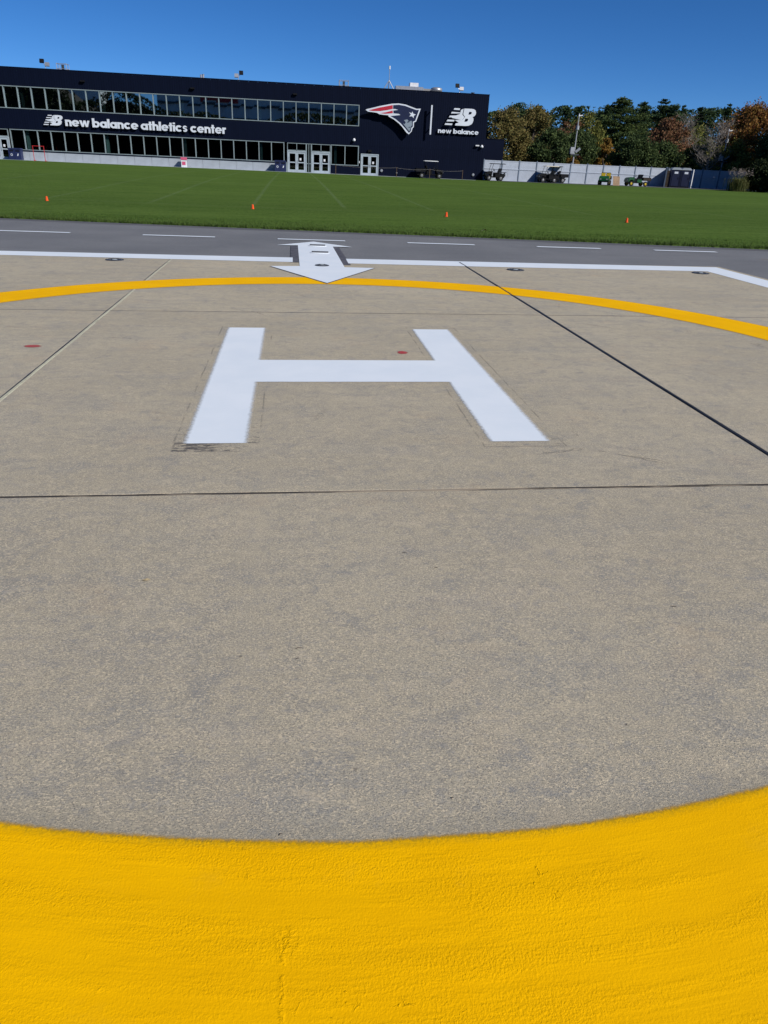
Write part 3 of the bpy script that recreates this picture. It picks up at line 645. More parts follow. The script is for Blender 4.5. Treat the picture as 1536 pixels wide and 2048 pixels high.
def nb_logo(root, fx, fz, y0=-.12, y1=-.22):
    for k_, pts in NBP.items():
        q = [(fx(px), fz(py)) for px, py in pts]; nm = {'s': 'stripe', 'n': 'letter', 'b': 'letter', 'h': 'letter_counter'}[k_[0]]
        d = {'n': -.004, 'b': -.008, 'h': -.014, 's': 0}[k_[0]]
        MB().poly(q, y1+d, y0).build(nm, MT['navy' if k_[0] == 'h' else 'letter'], root)
sg = thing('wall_sign', 'white letters new balance athletics center between the window rows', 'sign', (BX, BY, 0))
text_sign(sg, 'new balance athletics center', -45.48, -28.80, 3.70, .60, -.06, -.26)
nb_logo(sg, lambda px: -47.72+(px+4.89)*(2.0/3.46), lambda py: 3.70+(py-5.68)*(.98/1.71), -.06, -.20)
sg2 = thing('wall_sign', 'white NB logo with new balance lettering at the top right corner', 'sign', (BX, BY, 0))
nb_logo(sg2, lambda px: px, lambda py: py, -.25, -.36); text_sign(sg2, 'new balance', -5.56, -.95, 4.87, .345, -.10, -.24, space=.44)
bar = MB().box(-6.545, -6.385, -.60, -.50, 4.65, 7.52).box(-6.50, -6.43, -.499, -.0, 5.2, 5.3).box(-6.50, -6.43, -.499, 0, 6.9, 7.0).build('divider_bar', MT['letter'], None, (BX, BY, 0)); tag(bar, 'slim white upright bar between the two wall emblems', 'sign')
PAT = {
'outline': [(-13.74, 6.71), (-13.60, 6.80), (-13.28, 6.87), (-12.27, 7.14), (-10.88, 7.44), (-10.14, 7.50), (-9.38, 7.43), (-8.72, 7.24), (-8.14, 7.08), (-7.69, 7.12), (-7.88, 6.58), (-8.14, 5.84), (-8.36, 5.75), (-8.35, 5.31), (-8.5, 5.14), (-8.58, 4.84), (-8.87, 4.56), (-9.14, 4.71), (-9.64, 5.25), (-10.04, 5.58), (-10.62, 5.94), (-11.2, 6.19), (-11.23, 6.31), (-11.77, 6.33), (-12.24, 6.37), (-12.45, 6.48), (-12.8, 6.52), (-13.46, 6.56)],
'navy': [(-10.74, 7.31), (-10.13, 7.37), (-9.42, 7.3), (-8.76, 7.11), (-8.15, 6.96), (-7.88, 6.99), (-8.24, 5.92), (-8.49, 5.82), (-8.46, 5.35), (-8.62, 5.2), (-8.67, 4.88), (-8.86, 4.7), (-9.26, 5.09), (-9.85, 5.62), (-10.44, 6.0), (-11.0, 6.25), (-10.46, 6.32), (-9.87, 6.4), (-10.09, 6.51), (-10.67, 6.53), (-10.7, 6.79), (-10.15, 6.88), (-10.49, 6.96), (-10.73, 6.95)],
'red1': [(-13.42, 6.69), (-12.17, 7.02), (-10.8, 7.31), (-10.77, 6.95), (-11.37, 6.81), (-12.14, 6.67), (-12.95, 6.64)], 'red2': [(-12.17, 6.48), (-11.5, 6.59), (-10.78, 6.79), (-10.75, 6.53), (-11.59, 6.44)],
'star': [(-8.6, 6.81), (-8.49, 6.59), (-8.2, 6.52), (-8.43, 6.39), (-8.42, 6.16), (-8.62, 6.34), (-8.92, 6.3), (-8.75, 6.5), (-8.97, 6.71), (-8.68, 6.62)],
'face': [(-9.49, 5.92), (-9.12, 6.01), (-8.96, 5.85), (-8.62, 5.9), (-8.56, 5.47), (-8.68, 5.34), (-8.73, 5.11), (-8.84, 4.85), (-9.25, 5.25), (-9.57, 5.6), (-9.38, 5.53), (-9.29, 5.72)],
'brow': [(-9.06, 5.82), (-8.81, 5.87), (-8.91, 5.74), (-9.15, 5.69)], 'mouth': [(-8.94, 5.28), (-8.72, 5.31), (-8.77, 5.23), (-8.96, 5.22)]}
em = thing('wall_emblem', 'red white and navy profile emblem with streaming tail on the wall', 'emblem', (BX, BY, 0))
lay = {'outline': ('emblem_outline', 'letter', -.62, -.50), 'navy': ('emblem_field', 'emblem', -.63, -.615), 'red1': ('emblem_streamer', 'red', -.63, -.615), 'red2': ('emblem_streamer', 'red', -.63, -.615), 'star': ('emblem_star', 'letter', -.64, -.625), 'face': ('emblem_face', 'silver', -.64, -.625), 'brow': ('emblem_line', 'emblem', -.65, -.635), 'mouth': ('emblem_line', 'emblem', -.65, -.635)}
for k_, pts in PAT.items():
    nm, mt, a, c = lay[k_]; MB().poly(pts, a, c).build(nm, MT[mt], em)
MB().box(-10.2, -10.1, -.499, 0, 6.6, 6.7).box(-9.0, -8.9, -.499, 0, 5.4, 5.5).box(-12.0, -11.9, -.499, 0, 6.7, 6.8).build('standoff', MT['black'], em)

# ------------------------------------------------------------------ roof things
def flood(u, label, yy=1.2, flip=1):
    t = thing('roof_floodlight', label, 'floodlight', (BX+u, BY+yy, 8.55), 0, 'floodlights on the roof edge')
    MB().tube([(0, 0, 0), (0, 0, .75)], .03).tube([(-.3, -.2, .02), (0, 0, .5), (.3, -.2, .02)], .02).build('stand', MT['galv'], t)
    MB().bar((-.30*flip, -.05, 1.15), (-.30*flip, .12, 1.08), .42, .36).build('lamp_head', MT['black'], t); MB().bar((.20*flip, -.05, .86), (.20*flip, .15, .80), .42, .34).build('lamp_head', MT['galv'], t)
    MB().tube([(0, 0, .70), (.20*flip, .05, .80)], .025).tube([(0, 0, .7), (-.25*flip, .05, 1.0)], .025).build('bracket', MT['galv'], t)
flood(-47.15, 'twin floodlight above the left end of the wall sign'); flood(-27.35, 'twin floodlight above the middle of the building', flip=-1); flood(-3.15, 'twin floodlight near the right roof corner')
def cage(u, label):
    t = thing('roof_hatch_rail', label, 'railing', (BX+u, BY+2.0, 8.55), 0, 'railings round roof hatches'); w_ = .5
    for sx in (-1, 1):
        for sy in (-1, 1): MB().tube([(sx*w_, sy*w_, 0), (sx*w_, sy*w_, 1.05)], .03).build('post', MT['galv'], t)
    for z in (.55, 1.0): MB().tube([(-w_, -w_, z), (w_, -w_, z), (w_, w_, z), (-w_, w_, z), (-w_, -w_, z)], .025).build('rail', MT['galv'], t)
    MB().box(-.12, .12, -.1, .1, .5, .95).build('gate_box', MT['iron'], t)
cage(-45.6, 'metal hatch railing on the roof near its left end'); cage(-16.0, 'metal hatch railing on the roof right of centre')
t = thing('roof_vent', 'short grey vent pipe on the roof left of centre', 'vent', (BX-31.2, BY+1.5, 8.55))
MB().cyl((-.12, 0, 0), (-.12, 0, .75), .1).build('pipe', MT['galv'], t); MB().cyl((.12, 0, 0), (.12, 0, .75), .11).cyl((.12, 0, .75), (.12, 0, .8), .14).build('pipe', MT['galv'], t)
t = thing('roof_mast', 'thin antenna mast on a tripod on the roof', 'mast', (BX-11.05, BY+1.5, 8.55))
MB().tube([(0, 0, 0), (0, 0, 2.3)], .035).build('pole', MT['galv'], t); MB().cyl((0, 0, 2.3), (0, 0, 2.62), .09).build('antenna', MT['whiteplastic'], t)
for q in ((-.85, -.3), (.75, -.3), (0, .8)): MB().tube([(q[0], q[1], .0), (0, 0, 1.25)], .05).build('leg', MT['galv'], t)
t = thing('roof_air_unit', 'pale rooftop air handling unit beside the antenna mast', 'air unit', (BX-7.9, BY+3.5, 8.85))
MB().box(-2.2, .9, -.6, .6, 0, .62).build('casing', MT['galv'], t); MB().box(-.6, .35, -.5, .5, .621, 1.0).build('hood', MT['whiteplastic'], t); MB().box(.9, 2.0, -.4, .4, 0, .5).build('duct', MT['roofgrey'], t)
t = thing('roof_fan', 'round shiny exhaust fan on the roof', 'fan', (BX-5.55, BY+2.5, 8.72))
MB().lathe([(.35, 0), (.35, .35), (.62, .38), (.66, .5), (.6, .68), (.35, .76), (0, .78)], n=20).build('hood', MT['galv'], t, smooth=True); MB().box(-.42, .42, -.42, .42, 0, .3).build('curb', MT['roofgrey'], t)
t = thing('roof_vent', 'small low vent near the right roof corner', 'vent', (BX-1.6, BY+1.5, 8.55)); MB().cyl((0, 0, 0), (0, 0, .5), .14).cyl((0, 0, .5), (0, 0, .56), .22).build('pipe', MT['iron'], t)

# walkway before the building
MB().box(BX-62, BX+.3, BY-1.3, BY+.2, .05, .245).build('walkway', MT['basewall'])['kind'] = 'structure'
b = MB()
px_ = [BX+.3, 26, 32, 38, 44, 50, 58]
for xx in px_: b.v += [(xx, 89.9+.06*(xx-21), g(xx, 92)+.045), (xx, 101, g(xx, 101)+.045)]
for i in range(len(px_)-1): b.f.append((2*i, 2*i+2, 2*i+3, 2*i+1))
tag(b.build('service_path', MT['asphalt']), kind='structure')
GF = lambda x, y: g(x, y)+.05

# ------------------------------------------------------------------ things before the building
def bins(u, yy, label, w_=1.25):
    t = thing('recycling_bin', label, 'bin', (BX+u, BY+yy, .245), 0, 'navy recycling stations')
    for s_ in (-1, 1):
        x0 = 0 if s_ > 0 else -w_/2
        MB().poly([(x0+.01, 0), (x0+w_/2-.01, 0), (x0+w_/2-.01, .98), (x0+.01, .98)], -.38, .38).build('body', MT['navy_plastic'], t)
        MB().box(x0+.12, x0+w_/2-.12, -.40, -.381, .80, .90).build('slot', MT['black'], t)
    MB().poly([(-w_/2-.03, .985), (w_/2+.03, .985), (w_/2-.02, 1.12), (-w_/2+.02, 1.12)], -.42, .42).build('lid', MT['navy_plastic'], t)
    MB().lathe([(.07, -.006), (.07, 0), (.115, 0), (.115, -.006), (.07, -.006)], (-w_/4, -.386, .48), 12, 'y').build('emblem', MT['letter'], t)
    MB().poly([(w_/4-.08, .38), (w_/4+.02, .38), (w_/4+.09, .6), (w_/4-.01, .6)], -.392, -.384).build('emblem', MT['letter'], t)
bins(-50.75, -.85, 'navy twin recycling bin by the far left entrance'); bins(-23.0, -.85, 'navy twin recycling bin left of the double entrance doors')
t = thing('red_goal_frame', 'red steel goal frame standing on the lawn at left', 'frame', (BX-48.0, BY-2.2, .228))
MB().tube([(-.55, 0, 0), (-.55, 0, 1.42)], .03).build('post', MT['redpaint'], t); MB().tube([(.55, 0, 0), (.55, 0, 1.42)], .03).build('post', MT['redpaint'], t); MB().tube([(-.59, 0, 1.42), (.59, 0, 1.42)], .03).build('crossbar', MT['redpaint'], t)
for s_ in (-.55, .55): MB().tube([(s_, -.12, .045), (s_, .6, .045)], .028).build('foot', MT['redpaint'], t)
t = thing('drink_cooler', 'pink and white drink cooler against the pale base wall', 'cooler', (BX-33.4, BY-.7, .245))
MB().poly([(-.28, 0), (.28, 0), (.26, .72), (-.26, .72)], -.25, .25).build('body', MT['whiteplastic'], t); MB().box(-.30, .30, -.28, .28, .72, .98).build('lid', MT['pink'], t); MB().box(-.18, .18, -.262, -.25, .22, .55).build('label_panel', MT['pink'], t)
# rope barrier
t = thing('rope_barrier', 'low rope strung on thin wooden stakes before the navy wall', 'barrier', (BX, BY-2.6, .225))
pu = [-17.0, -10.3, -6.6, -2.9]
for u in pu: MB().cyl((u, 0, 0), (u, 0, 1.0), .032, .028, 7).build('stake', MT['wood'], t)
for a, c in zip(pu, pu[1:]):
    MB().tube([(a+(c-a)*i/8, 0, .93-.12*4*(i/8)*(1-i/8)) for i in range(9)], .007, 5).build('rope', MT['rope'], t)

# ------------------------------------------------------------------ vehicles (front towards -x)
def wheel(t, x, y, r, w_, rim='rim'):
    s_ = 1 if y > 0 else -1
    wh = MB().lathe([(r*.55, -w_/2), (r*.9, -w_/2), (r, -w_*.3), (r, w_*.3), (r*.9, w_/2), (r*.55, w_/2), (r*.55, -w_/2)], (x, y, r), 16, 'y').build('wheel', MT['rubber'], t)
    MB().lathe([(0, -w_*.42), (r*.3, -w_*.46), (r*.56, -w_*.35), (r*.56, w_*.35), (r*.3, w_*.46), (0, w_*.42)], (x, y, r), 14, 'y').build('rim', MT[rim], wh)
def cart(name, label, loc, rz, roof=None, bed=False, bodym='black', seatm='black', rimm='rim', L=2.5, front_roof=True, rollbar=False, r=.27, bedm=None, rack=False):
    t = thing(name, label, 'utility vehicle' if bed else 'golf cart', loc, rz, 'carts parked along the building and fence')
    h = L/2; fw, rw = -h+.42, h-.5; W2 = .6
    for x in (fw, rw):
        for s_ in (-1, 1): wheel(t, x, s_*(W2-.06), r, .2, rimm)
    MB().poly([(-h+.1, .32), (h-.05, .32), (h-.05, .45), (-h+.75, .45), (-h+.1, .42)], -W2+.2, W2-.2).build('chassis', MT['black'], t)
    MB().poly([(-h, .42), (-h+.02, .72), (-h+.18, .88), (-h+.72, .98), (-h+.80, .96), (-h+.74, .5), (-h+.66, .42), (fw+.30, .45), (fw+.22, .60), (fw, .66), (fw-.22, .60), (fw-.3, .45)], -W2+.05, W2-.05).build('hood', MT[bodym], t, bevel=.02)
    for s_ in (-1, 1): MB().box(-h-.012, -h+.05, s_*.36-.1, s_*.36+.1, .58, .70).build('headlight', MT['lens'], t)
    MB().box(-h+.75, rw-.2, -W2+.05, W2-.05, .36, .42).build('floor_pan', MT['black'], t)
    sx = .05 if bed else .25
    MB().poly([(sx-.25, .42), (sx+.35, .42), (sx+.33, .74), (sx-.27, .74)], -W2+.06, W2-.06).build('seat_base', MT[bodym], t)
    for s_ in (-1, 1):
        MB().box(sx-.28, sx+.25, s_*.29-.25, s_*.29+.25, .745, .86).build('seat', MT[seatm], t, bevel=.03)
        MB().poly([(sx+.20, .84), (sx+.34, .84), (sx+.46, 1.28), (sx+.36, 1.30)], s_*.29-.24, s_*.29+.24).build('backrest', MT[seatm], t, bevel=.02)
    sw = (-h+1.02, -.28, 1.10)
    MB().tube([(-h+.74, -.28, .88), sw], .022).build('steering_column', MT['black'], t)
    n_ = 12; c = Vector(sw); ax, uu, vv = frame((.75, 0, .55))
    MB().tube([c+uu*.17*math.cos(2*math.pi*i/n_)+vv*.17*math.sin(2*math.pi*i/n_) for i in range(n_+1)], .018, 5).build('steering_wheel', MT['black'], t)
    if bed:
        b0, b1 = sx+.50, h+.15; bm_ = MT[bedm or bodym]
        MB().box(b0, b1, -W2, W2, .62, .67).box(b0, b0+.04, -W2, W2, .67, .98).box(b1-.04, b1, -W2, W2, .67, .98).box(b0+.04, b1-.04, -W2, -W2+.04, .67, .98).box(b0+.04, b1-.04, W2-.04, W2, .67, .98).build('cargo_bed', bm_, t)
    else:
        MB().poly([(sx+.36, .42), (h, .46), (h, .72), (sx+.36, .80)], -W2+.06, W2-.06).build('rear_body', MT[bodym], t, bevel=.02)
        MB().box(sx+.5, h+.12, -W2+.08, W2-.08, .86, .92).bar((h, 0, .7), (h+.05, 0, .86), .4, .05).build('rear_rack', MT['black'], t)
    if roof:
        z = 1.74; xr0, xr1 = (-h+.72, sx+.72) if not bed else (-h+.70, sx+.55)
        MB().poly([(xr0-.1, z), (xr0, z+.05), (xr1, z+.06), (xr1+.12, z+.01), (xr1+.1, z-.02), (xr0-.08, z-.03)], -W2, W2).build('roof', MT[roof], t)
        for s_ in (-1, 1):
            MB().tube([(-h+.62, s_*(W2-.1), .92), (xr0+.12, s_*(W2-.1), z)], .022).build('roof_post', MT['black'], t); MB().tube([(sx+.42, s_*(W2-.1), .70), (sx+.50, s_*(W2-.1), z)], .022).build('roof_post', MT['black'], t)
    if rollbar:
        MB().tube([(sx+.45, -W2+.06, .5), (sx+.42, -W2+.08, 1.32), (sx+.42, W2-.08, 1.32), (sx+.45, W2-.06, .5)], .035).build('roll_bar', MT['black'], t)
    if rack:
        MB().tube([(h+.30, .3, .55), (h+.32, .3, 1.15), (h+.52, .3, 1.15), (h+.50, .3, .55), (h+.30, .3, .55)], .015).tube([(h-.1, .3, .5), (h+.50, .3, .55)], .02).build('bag_rack', MT['galv'], t)
    return t
# dark cart with white roof in front of the navy wall, faces right
tr = cart('utility_cart', 'black utility cart with white roof parked before the navy wall', (15.15, 90.2, GF(15, 90)-.02), math.pi, 'whiteplastic', True, L=2.9)
cart('golf_cart', 'black roofed golf cart at the left end of the pale fence', (22.75, 91.0, GF(23, 91)), R(2), 'black', False, L=2.3, rack=True)
cart('golf_cart', 'tan roofed golf cart beside the black roofed one at mid fence', (29.55, 92.6, GF(29, 93)), R(4), 'cream', False, L=2.3)
cart('utility_cart', 'black roofed utility cart with black cargo bed at mid fence', (30.95, 94.3, GF(31, 94)), R(4), 'black', True, L=2.7)
cart('utility_cart', 'green utility vehicle with yellow seats facing the lawn beside the plywood', (36.4, 92.2, GF(36, 92)), R(62), None, True, 'green', 'ylw', 'ylw', L=2.6, rollbar=True, bedm='black')
cart('utility_cart', 'green utility vehicle with dark dump bed at the right end of the fence', (41.1, 94.0, GF(41, 94)), R(6), None, True, 'green', 'black', 'ylw', L=2.8, bedm='brownfence')
b = MB().add([(-.42, 0, 0), (.42, .05, 0), (.40, .35, .98), (-.42, .30, 1.0), (-.42, .03, 0), (.42, .08, 0), (.40, .38, .98), (-.42, .33, 1.0)], [(0, 1, 2, 3), (7, 6, 5, 4), (0, 4, 5, 1), (1, 5, 6, 2), (2, 6, 7, 3), (3, 7, 4, 0)])
tag(b.build('plywood_sheet', MT['ply'], None, (37.95, 92.3, GF(38, 92))), 'brown plywood sheet leaning behind the yellow seated green vehicle', 'board')

# ------------------------------------------------------------------ fences
FH = 2.17
def fence(A, B, n, label, h=FH):
    A, B = Vector(A), Vector(B); d = B-A; L = d.length; rz = math.atan2(d.y, d.x)
    t = thing('panel_fence', label, 'fence', (A.x, A.y, 0), rz); wd = L/n
    pme = MB()
    npk = 12; pw = (wd-.13)/npk
    up_, lo_ = MB(), MB()
    for i in range(npk):
        up_.box(.065+i*pw+.004, .065+(i+1)*pw-.004, -.015, .015, h*.60+.045, h-.10); lo_.box(.065+i*pw+.004, .065+(i+1)*pw-.004, -.015, .015, .14, h*.60-.045)
    rl = MB().box(.066, wd-.066, -.035, .035, h-.10, h); mid = MB().box(.066, wd-.066, -.065, .05, h*.60-.045, h*.60+.045); btm = MB().box(.066, wd-.066, -.035, .035, .05, .14)
    pst = MB().box(-.065, .065, -.075, .075, -.1, h+.04).poly([(-.08, h+.04), (.08, h+.04), (0, h+.12)], -.08, .08)
    mu, ml = up_.mesh('panel', MT['fence']), lo_.mesh('panel', MT['fence']); mr, mm, mb_ = rl.mesh('rail', MT['fence']), mid.mesh('rail', MT['fence']), btm.mesh('rail', MT['fence']); mp = pst.mesh('post', MT['fence_post'])
    for i in range(n+1):
        P = A+d*(i/n); z = g(P.x, P.y)
        link('post', mp, t, (i*wd, 0, z))
        if i < n:
            for nm, me in (('panel', mu), ('panel', ml), ('rail', mr), ('rail', mm), ('rail', mb_)): link(nm, me, t, (i*wd, 0, z))
    return t
fence((21.75, 92.35), (46.3, 97.6), 11, 'pale grey vinyl panel fence running right from the navy building')
fence((47.4, 99.3), (60.6, 98.2), 6, 'shaded pale fence behind the portable toilets and plume grass')
fence((46.33, 97.5), (45.45, 95.65), 1, 'short fence return added edge on to cast the triangular shadow', 2.15)  # added return, turned edge on, throws the triangular shadow onto the fence
# dark board gate in the gap
t = thing('board_gate', 'dark brown board gate in the gap beside the toilets', 'gate', (46.5, 98.9, g(46, 98)), R(-2))
for i in range(6): MB().box(.02+i*.17, .02+i*.17+.16, -.012, .012, .05, 1.95).build('board', MT['brownfence'], t)
for z in (.4, 1.6): MB().box(0, 1.04, -.05, -.0125, z, z+.09).build('rail', MT['brownfence'], t)
t = tag(MB().poly([(0, 0), (5.6, 0), (5.6, .16), (0, .16)], -.04, .04).build('red_board', MT['redpaint'], None, (23.6, 93.15, GF(24, 93))), 'long low red board lying along the foot of the fence', 'board'); t.rotation_euler = (0, 0, R(10))

# portable toilets
def toilet(x, y, rz, label):
    t = thing('portable_toilet', label, 'toilet', (x, y, GF(x, y)), rz, 'portable toilets')
    MB().box(-.54, .54, -.54, .54, .1, 1.98).build('cabin', MT['bluedark'], t); MB().box(-.57, .57, -.57, .57, 0, .1).build('base', MT['black'], t)
    MB().poly([(-.60, 1.985), (.60, 1.985), (.56, 2.10), (.36, 2.24), (-.36, 2.24), (-.56, 2.10)], -.60, .60).build('roof', MT['basewall'], t)
    d = MB().box(-.42, .42, -.575, -.541, .16, 1.86).build('door', MT['bluedark'], t); MB().box(-.22, .22, -.585, -.576, 1.55, 1.78).build('sign_panel', MT['letter'], d); MB().box(.30, .36, -.61, -.576, .95, 1.15).build('handle', MT['black'], d)
    for s_ in (-.535, .535): MB().box(s_-.03, s_+.03, -.575, -.545, .1, 1.98).build('corner_post', MT['bluedark'], t)
    MB().cyl((.42, .42, 2.1), (.42, .42, 2.45), .05).build('vent_pipe', MT['black'], t)
toilet(46.95, 96.4, R(-12), 'dark blue portable toilet with white roof, left of the pair'); toilet(48.15, 96.2, R(-12), 'dark blue portable toilet with white roof, right of the pair')
tag(MB().box(-.05, .05, -.05, .05, 0, 2.1).build('white_post', MT['whiteplastic'], None, (48.9, 95.6, GF(49, 95))), 'white upright post beside the right portable toilet', 'post')

# plume grass clump
t = thing('plume_grass', 'clump of ornamental grass with pale plumes before the shaded fence', 'grass clump', (50.4, 87.6, g(50, 88)))
t.scale = (1.35, 1.35, 1.12)
rn = random.Random(5); b = MB(); pb = MB()
for i in range(900):
    a = rn.uniform(0, 6.283); l = rn.uniform(.8, 1.7); s_ = rn.uniform(.1, .75); bx, by = rn.gauss(0, .3), rn.gauss(0, .3)
    p0 = Vector((bx, by, 0)); p1 = p0+Vector((math.cos(a)*s_*.45, math.sin(a)*s_*.45, l*.7)); p2 = p0+Vector((math.cos(a)*s_*1.6, math.sin(a)*s_*1.6, l*(.95-.45*s_)))
    sd = Vector((-math.sin(a), math.cos(a), 0))*.014
    b.add([p0-sd, p0+sd, p1+sd, p1-sd, p2], [(0, 1, 2, 3), (3, 2, 4)])
for i in range(46):
    a = rn.uniform(0, 6.283); s_ = rn.uniform(.0, 1.1); tip = Vector((math.cos(a)*s_, math.sin(a)*s_, rn.uniform(1.7, 2.25)))
    b.add([(tip.x*.1-.01, tip.y*.1, .2), (tip.x*.1+.01, tip.y*.1, .2), tuple(tip)], [(0, 1, 2)])
    for k_ in range(16):
        q = tip+Vector((rn.gauss(0, .03), rn.gauss(0, .03), -rn.random()*.32)); e1 = Vector((rn.gauss(0, .05), rn.gauss(0, .05), rn.uniform(.02, .07))); e2 = Vector((rn.gauss(0, .03), rn.gauss(0, .03), -.01))
        pb.add([q, q+e1, q+e1*.6+e2], [(0, 1, 2)])
MT['blade2'] = leaf_mat('plume_grass_blade', [(0.10, 0.12, 0.04), (0.17, 0.18, 0.06), (0.24, 0.21, 0.09)]); MT['plume'] = leaf_mat('pale_plume', [(0.40, 0.33, 0.29), (0.52, 0.44, 0.40)])
b.build('blades', MT['blade2'], t); pb.build('plumes', MT['plume'], t)

# ------------------------------------------------------------------ poles
def pole(x, y, ztop, zbox, lean, label, mat='galv'):
    t = thing('camera_pole', label, 'pole', (x, y, g(x, y)))
    MB().cyl((0, 0, 0), (lean, 0, ztop-.2), .11, .06, 10).build('shaft', MT[mat], t)
    MB().box(-.55, -.1, -.2, .2, zbox-.4, zbox+.35).build('cabinet', MT[mat], t); MB().bar((.15, 0, zbox-.2), (.65, -.1, zbox+.25), .32, .28).build('speaker', MT[mat], t)
    MB().box(-.5, .55, -.25, .25, zbox-.55, zbox-.42).build('shelf', MT['iron'], t); MB().cyl((lean*.75, 0, ztop*.78), (lean*.75, 0, ztop*.78+.45), .2).build('junction', MT[mat], t)
    MB().bar((lean-.05, 0, ztop-.2), (lean+.45, 0, ztop-.1), .14, .1).build('camera_arm', MT['whiteplastic'], t); MB().cyl((lean, 0, ztop-.25), (lean, 0, ztop+.05), .07).build('camera_head', MT['whiteplastic'], t)
MT['polegrey'] = simple('pale_grey_pole', (0.33, 0.35, 0.38), 0.5, sc=2)
pole(34.95, 100, 7.75, 3.75, 0, 'pale camera pole with boxes rising behind the middle of the fence', 'polegrey')
pole(56.4, 103, 7.1, 3.8, 0, 'thin grey pole with boxes rising behind the shaded fence', 'polegrey')

# ------------------------------------------------------------------ cones and leaf
cone_t = thing('training_cone', '', 'cone'); cone_t.scale = (.56, .56, .56)
MB().lathe([(.075, .012), (.098, .012), (.10, 0), (0, 0)], n=4).build('base', MT['orange'], cone_t)
MB().lathe([(.085, .012), (.078, .05), (.050, .235), (.040, .245), (.0, .247)], n=16).build('body', MT['orange'], cone_t)
def solve_ground(px, py, dz=.03):
    d = cam2world((px-CX, py-CY, F)); lo_, hi_ = 5.0, 300.0
    for _ in range(50):
        mid_ = (lo_+hi_)/2; P = Vector((0, 0, 1.55))+d*(mid_/d.y)
        if P.z > g(P.x, P.y)+dz: lo_ = mid_
        else: hi_ = mid_
    return P
for i, ((cx, cy), l) in enumerate(zip(((94, 401.5), (505.5, 418), (892.5, 433.5), (1253, 445)), ('leftmost small orange cone standing on the lawn', 'small orange cone on the lawn, second from the left', 'small orange cone on the lawn, third from the left', 'rightmost small orange cone standing on the lawn'))):
    P = solve_ground(cx, cy); c = cone_t if i == 0 else copy_tree(cone_t)
    c.location = P; c.rotation_euler = (0, 0, .4*i); tag(c, l, 'cone', 'orange cones across the lawn')
P = solve_ground(965, 464.5)
b = MB().add([(-.13, 0, .02), (-.03, -.05, .035), (.06, -.03, .09), (.12, .02, .03), (.04, .06, .06), (-.04, .04, .02)], [(0, 1, 5), (1, 2, 4), (1, 4, 5), (2, 3, 4)])
tag(b.build('fallen_leaf', MT['deadleaf'], None, P), 'pale curled dry leaf on the lawn edge near the asphalt', 'leaf')

# ------------------------------------------------------------------ trees
def leaf(b, p, s_, rn, up=.3):
    a = Vector((rn.gauss(0, 1), rn.gauss(0, 1), rn.gauss(0, 1)*.6+up)).normalized(); _, u, v = frame(a)
    k_ = rn.uniform(.7, 1.3)*s_; q = rn.uniform(0, 6.28); uu = u*math.cos(q)+v*math.sin(q); vv = a.cross(uu)
    b.add([p-uu*k_, p+vv*k_*.55, p+uu*k_, p-vv*k_*.55], [(0, 1, 2, 3)])
def limb(b, p0, p1, r0, r1, rn, n=4, wob=.06):
    prev = Vector(p0); L = (Vector(p1)-prev).length
    for i in range(1, n+1):
        q = Vector(p0).lerp(Vector(p1), i/n)
        if i < n: q += Vector((rn.gauss(0, 1), rn.gauss(0, 1), rn.gauss(0, .5)))*L*wob
        b.cyl(prev, q, r0+(r1-r0)*(i-1)/n, r0+(r1-r0)*i/n, 6, False); prev = q
    return prev
def deciduous(x, y, h, rad, mat, label, cat='tree', seed=0, dens=1.0, base=.22, leafs=.15, group='trees beyond the fence', name='autumn_tree', zs=None, skew=0):
    rn = random.Random(seed); t = thing(name, label, cat, (x, y, g(x, y)-.1), 0, group); tb = MB(); cb = MB()
    top = limb(tb, (0, 0, 0), (rn.uniform(-.4, .4), rn.uniform(-.4, .4), h*.72), .16+h*.012, .05, rn)
    cz = h*(base+1)/2; hz = h*(1-base)/2; ncl = int(46*dens)
    for i in range(ncl):
        while True:
            d = Vector((rn.uniform(-1, 1), rn.uniform(-1, 1), rn.uniform(-1, 1)))
            if .25 < d.length < 1: break
        d = d.normalized()*(d.length**.45)
        wz = 1.0 if d.z < 0 else (1-.35*d.z)
        c = Vector((d.x*rad*.86*wz+skew*d.z, d.y*rad*.86*wz, cz+d.z*hz*.9)); cr = rn.uniform(.45, 1.0)*rad*.30
        if i % 3 == 0: limb(tb, (c.x*.12, c.y*.12, max(h*.18, c.z-.5*math.hypot(c.x, c.y)-.5)), c, .06, .015, rn, 3)
        for k_ in range(int(150*dens**.3)):
            o = Vector((rn.gauss(0, .5), rn.gauss(0, .5), rn.gauss(0, .42)))*cr
            leaf(cb, c+o, leafs, rn)
    tb.build('trunk', MT['bark'], t); cb.build('crown', mat, t)
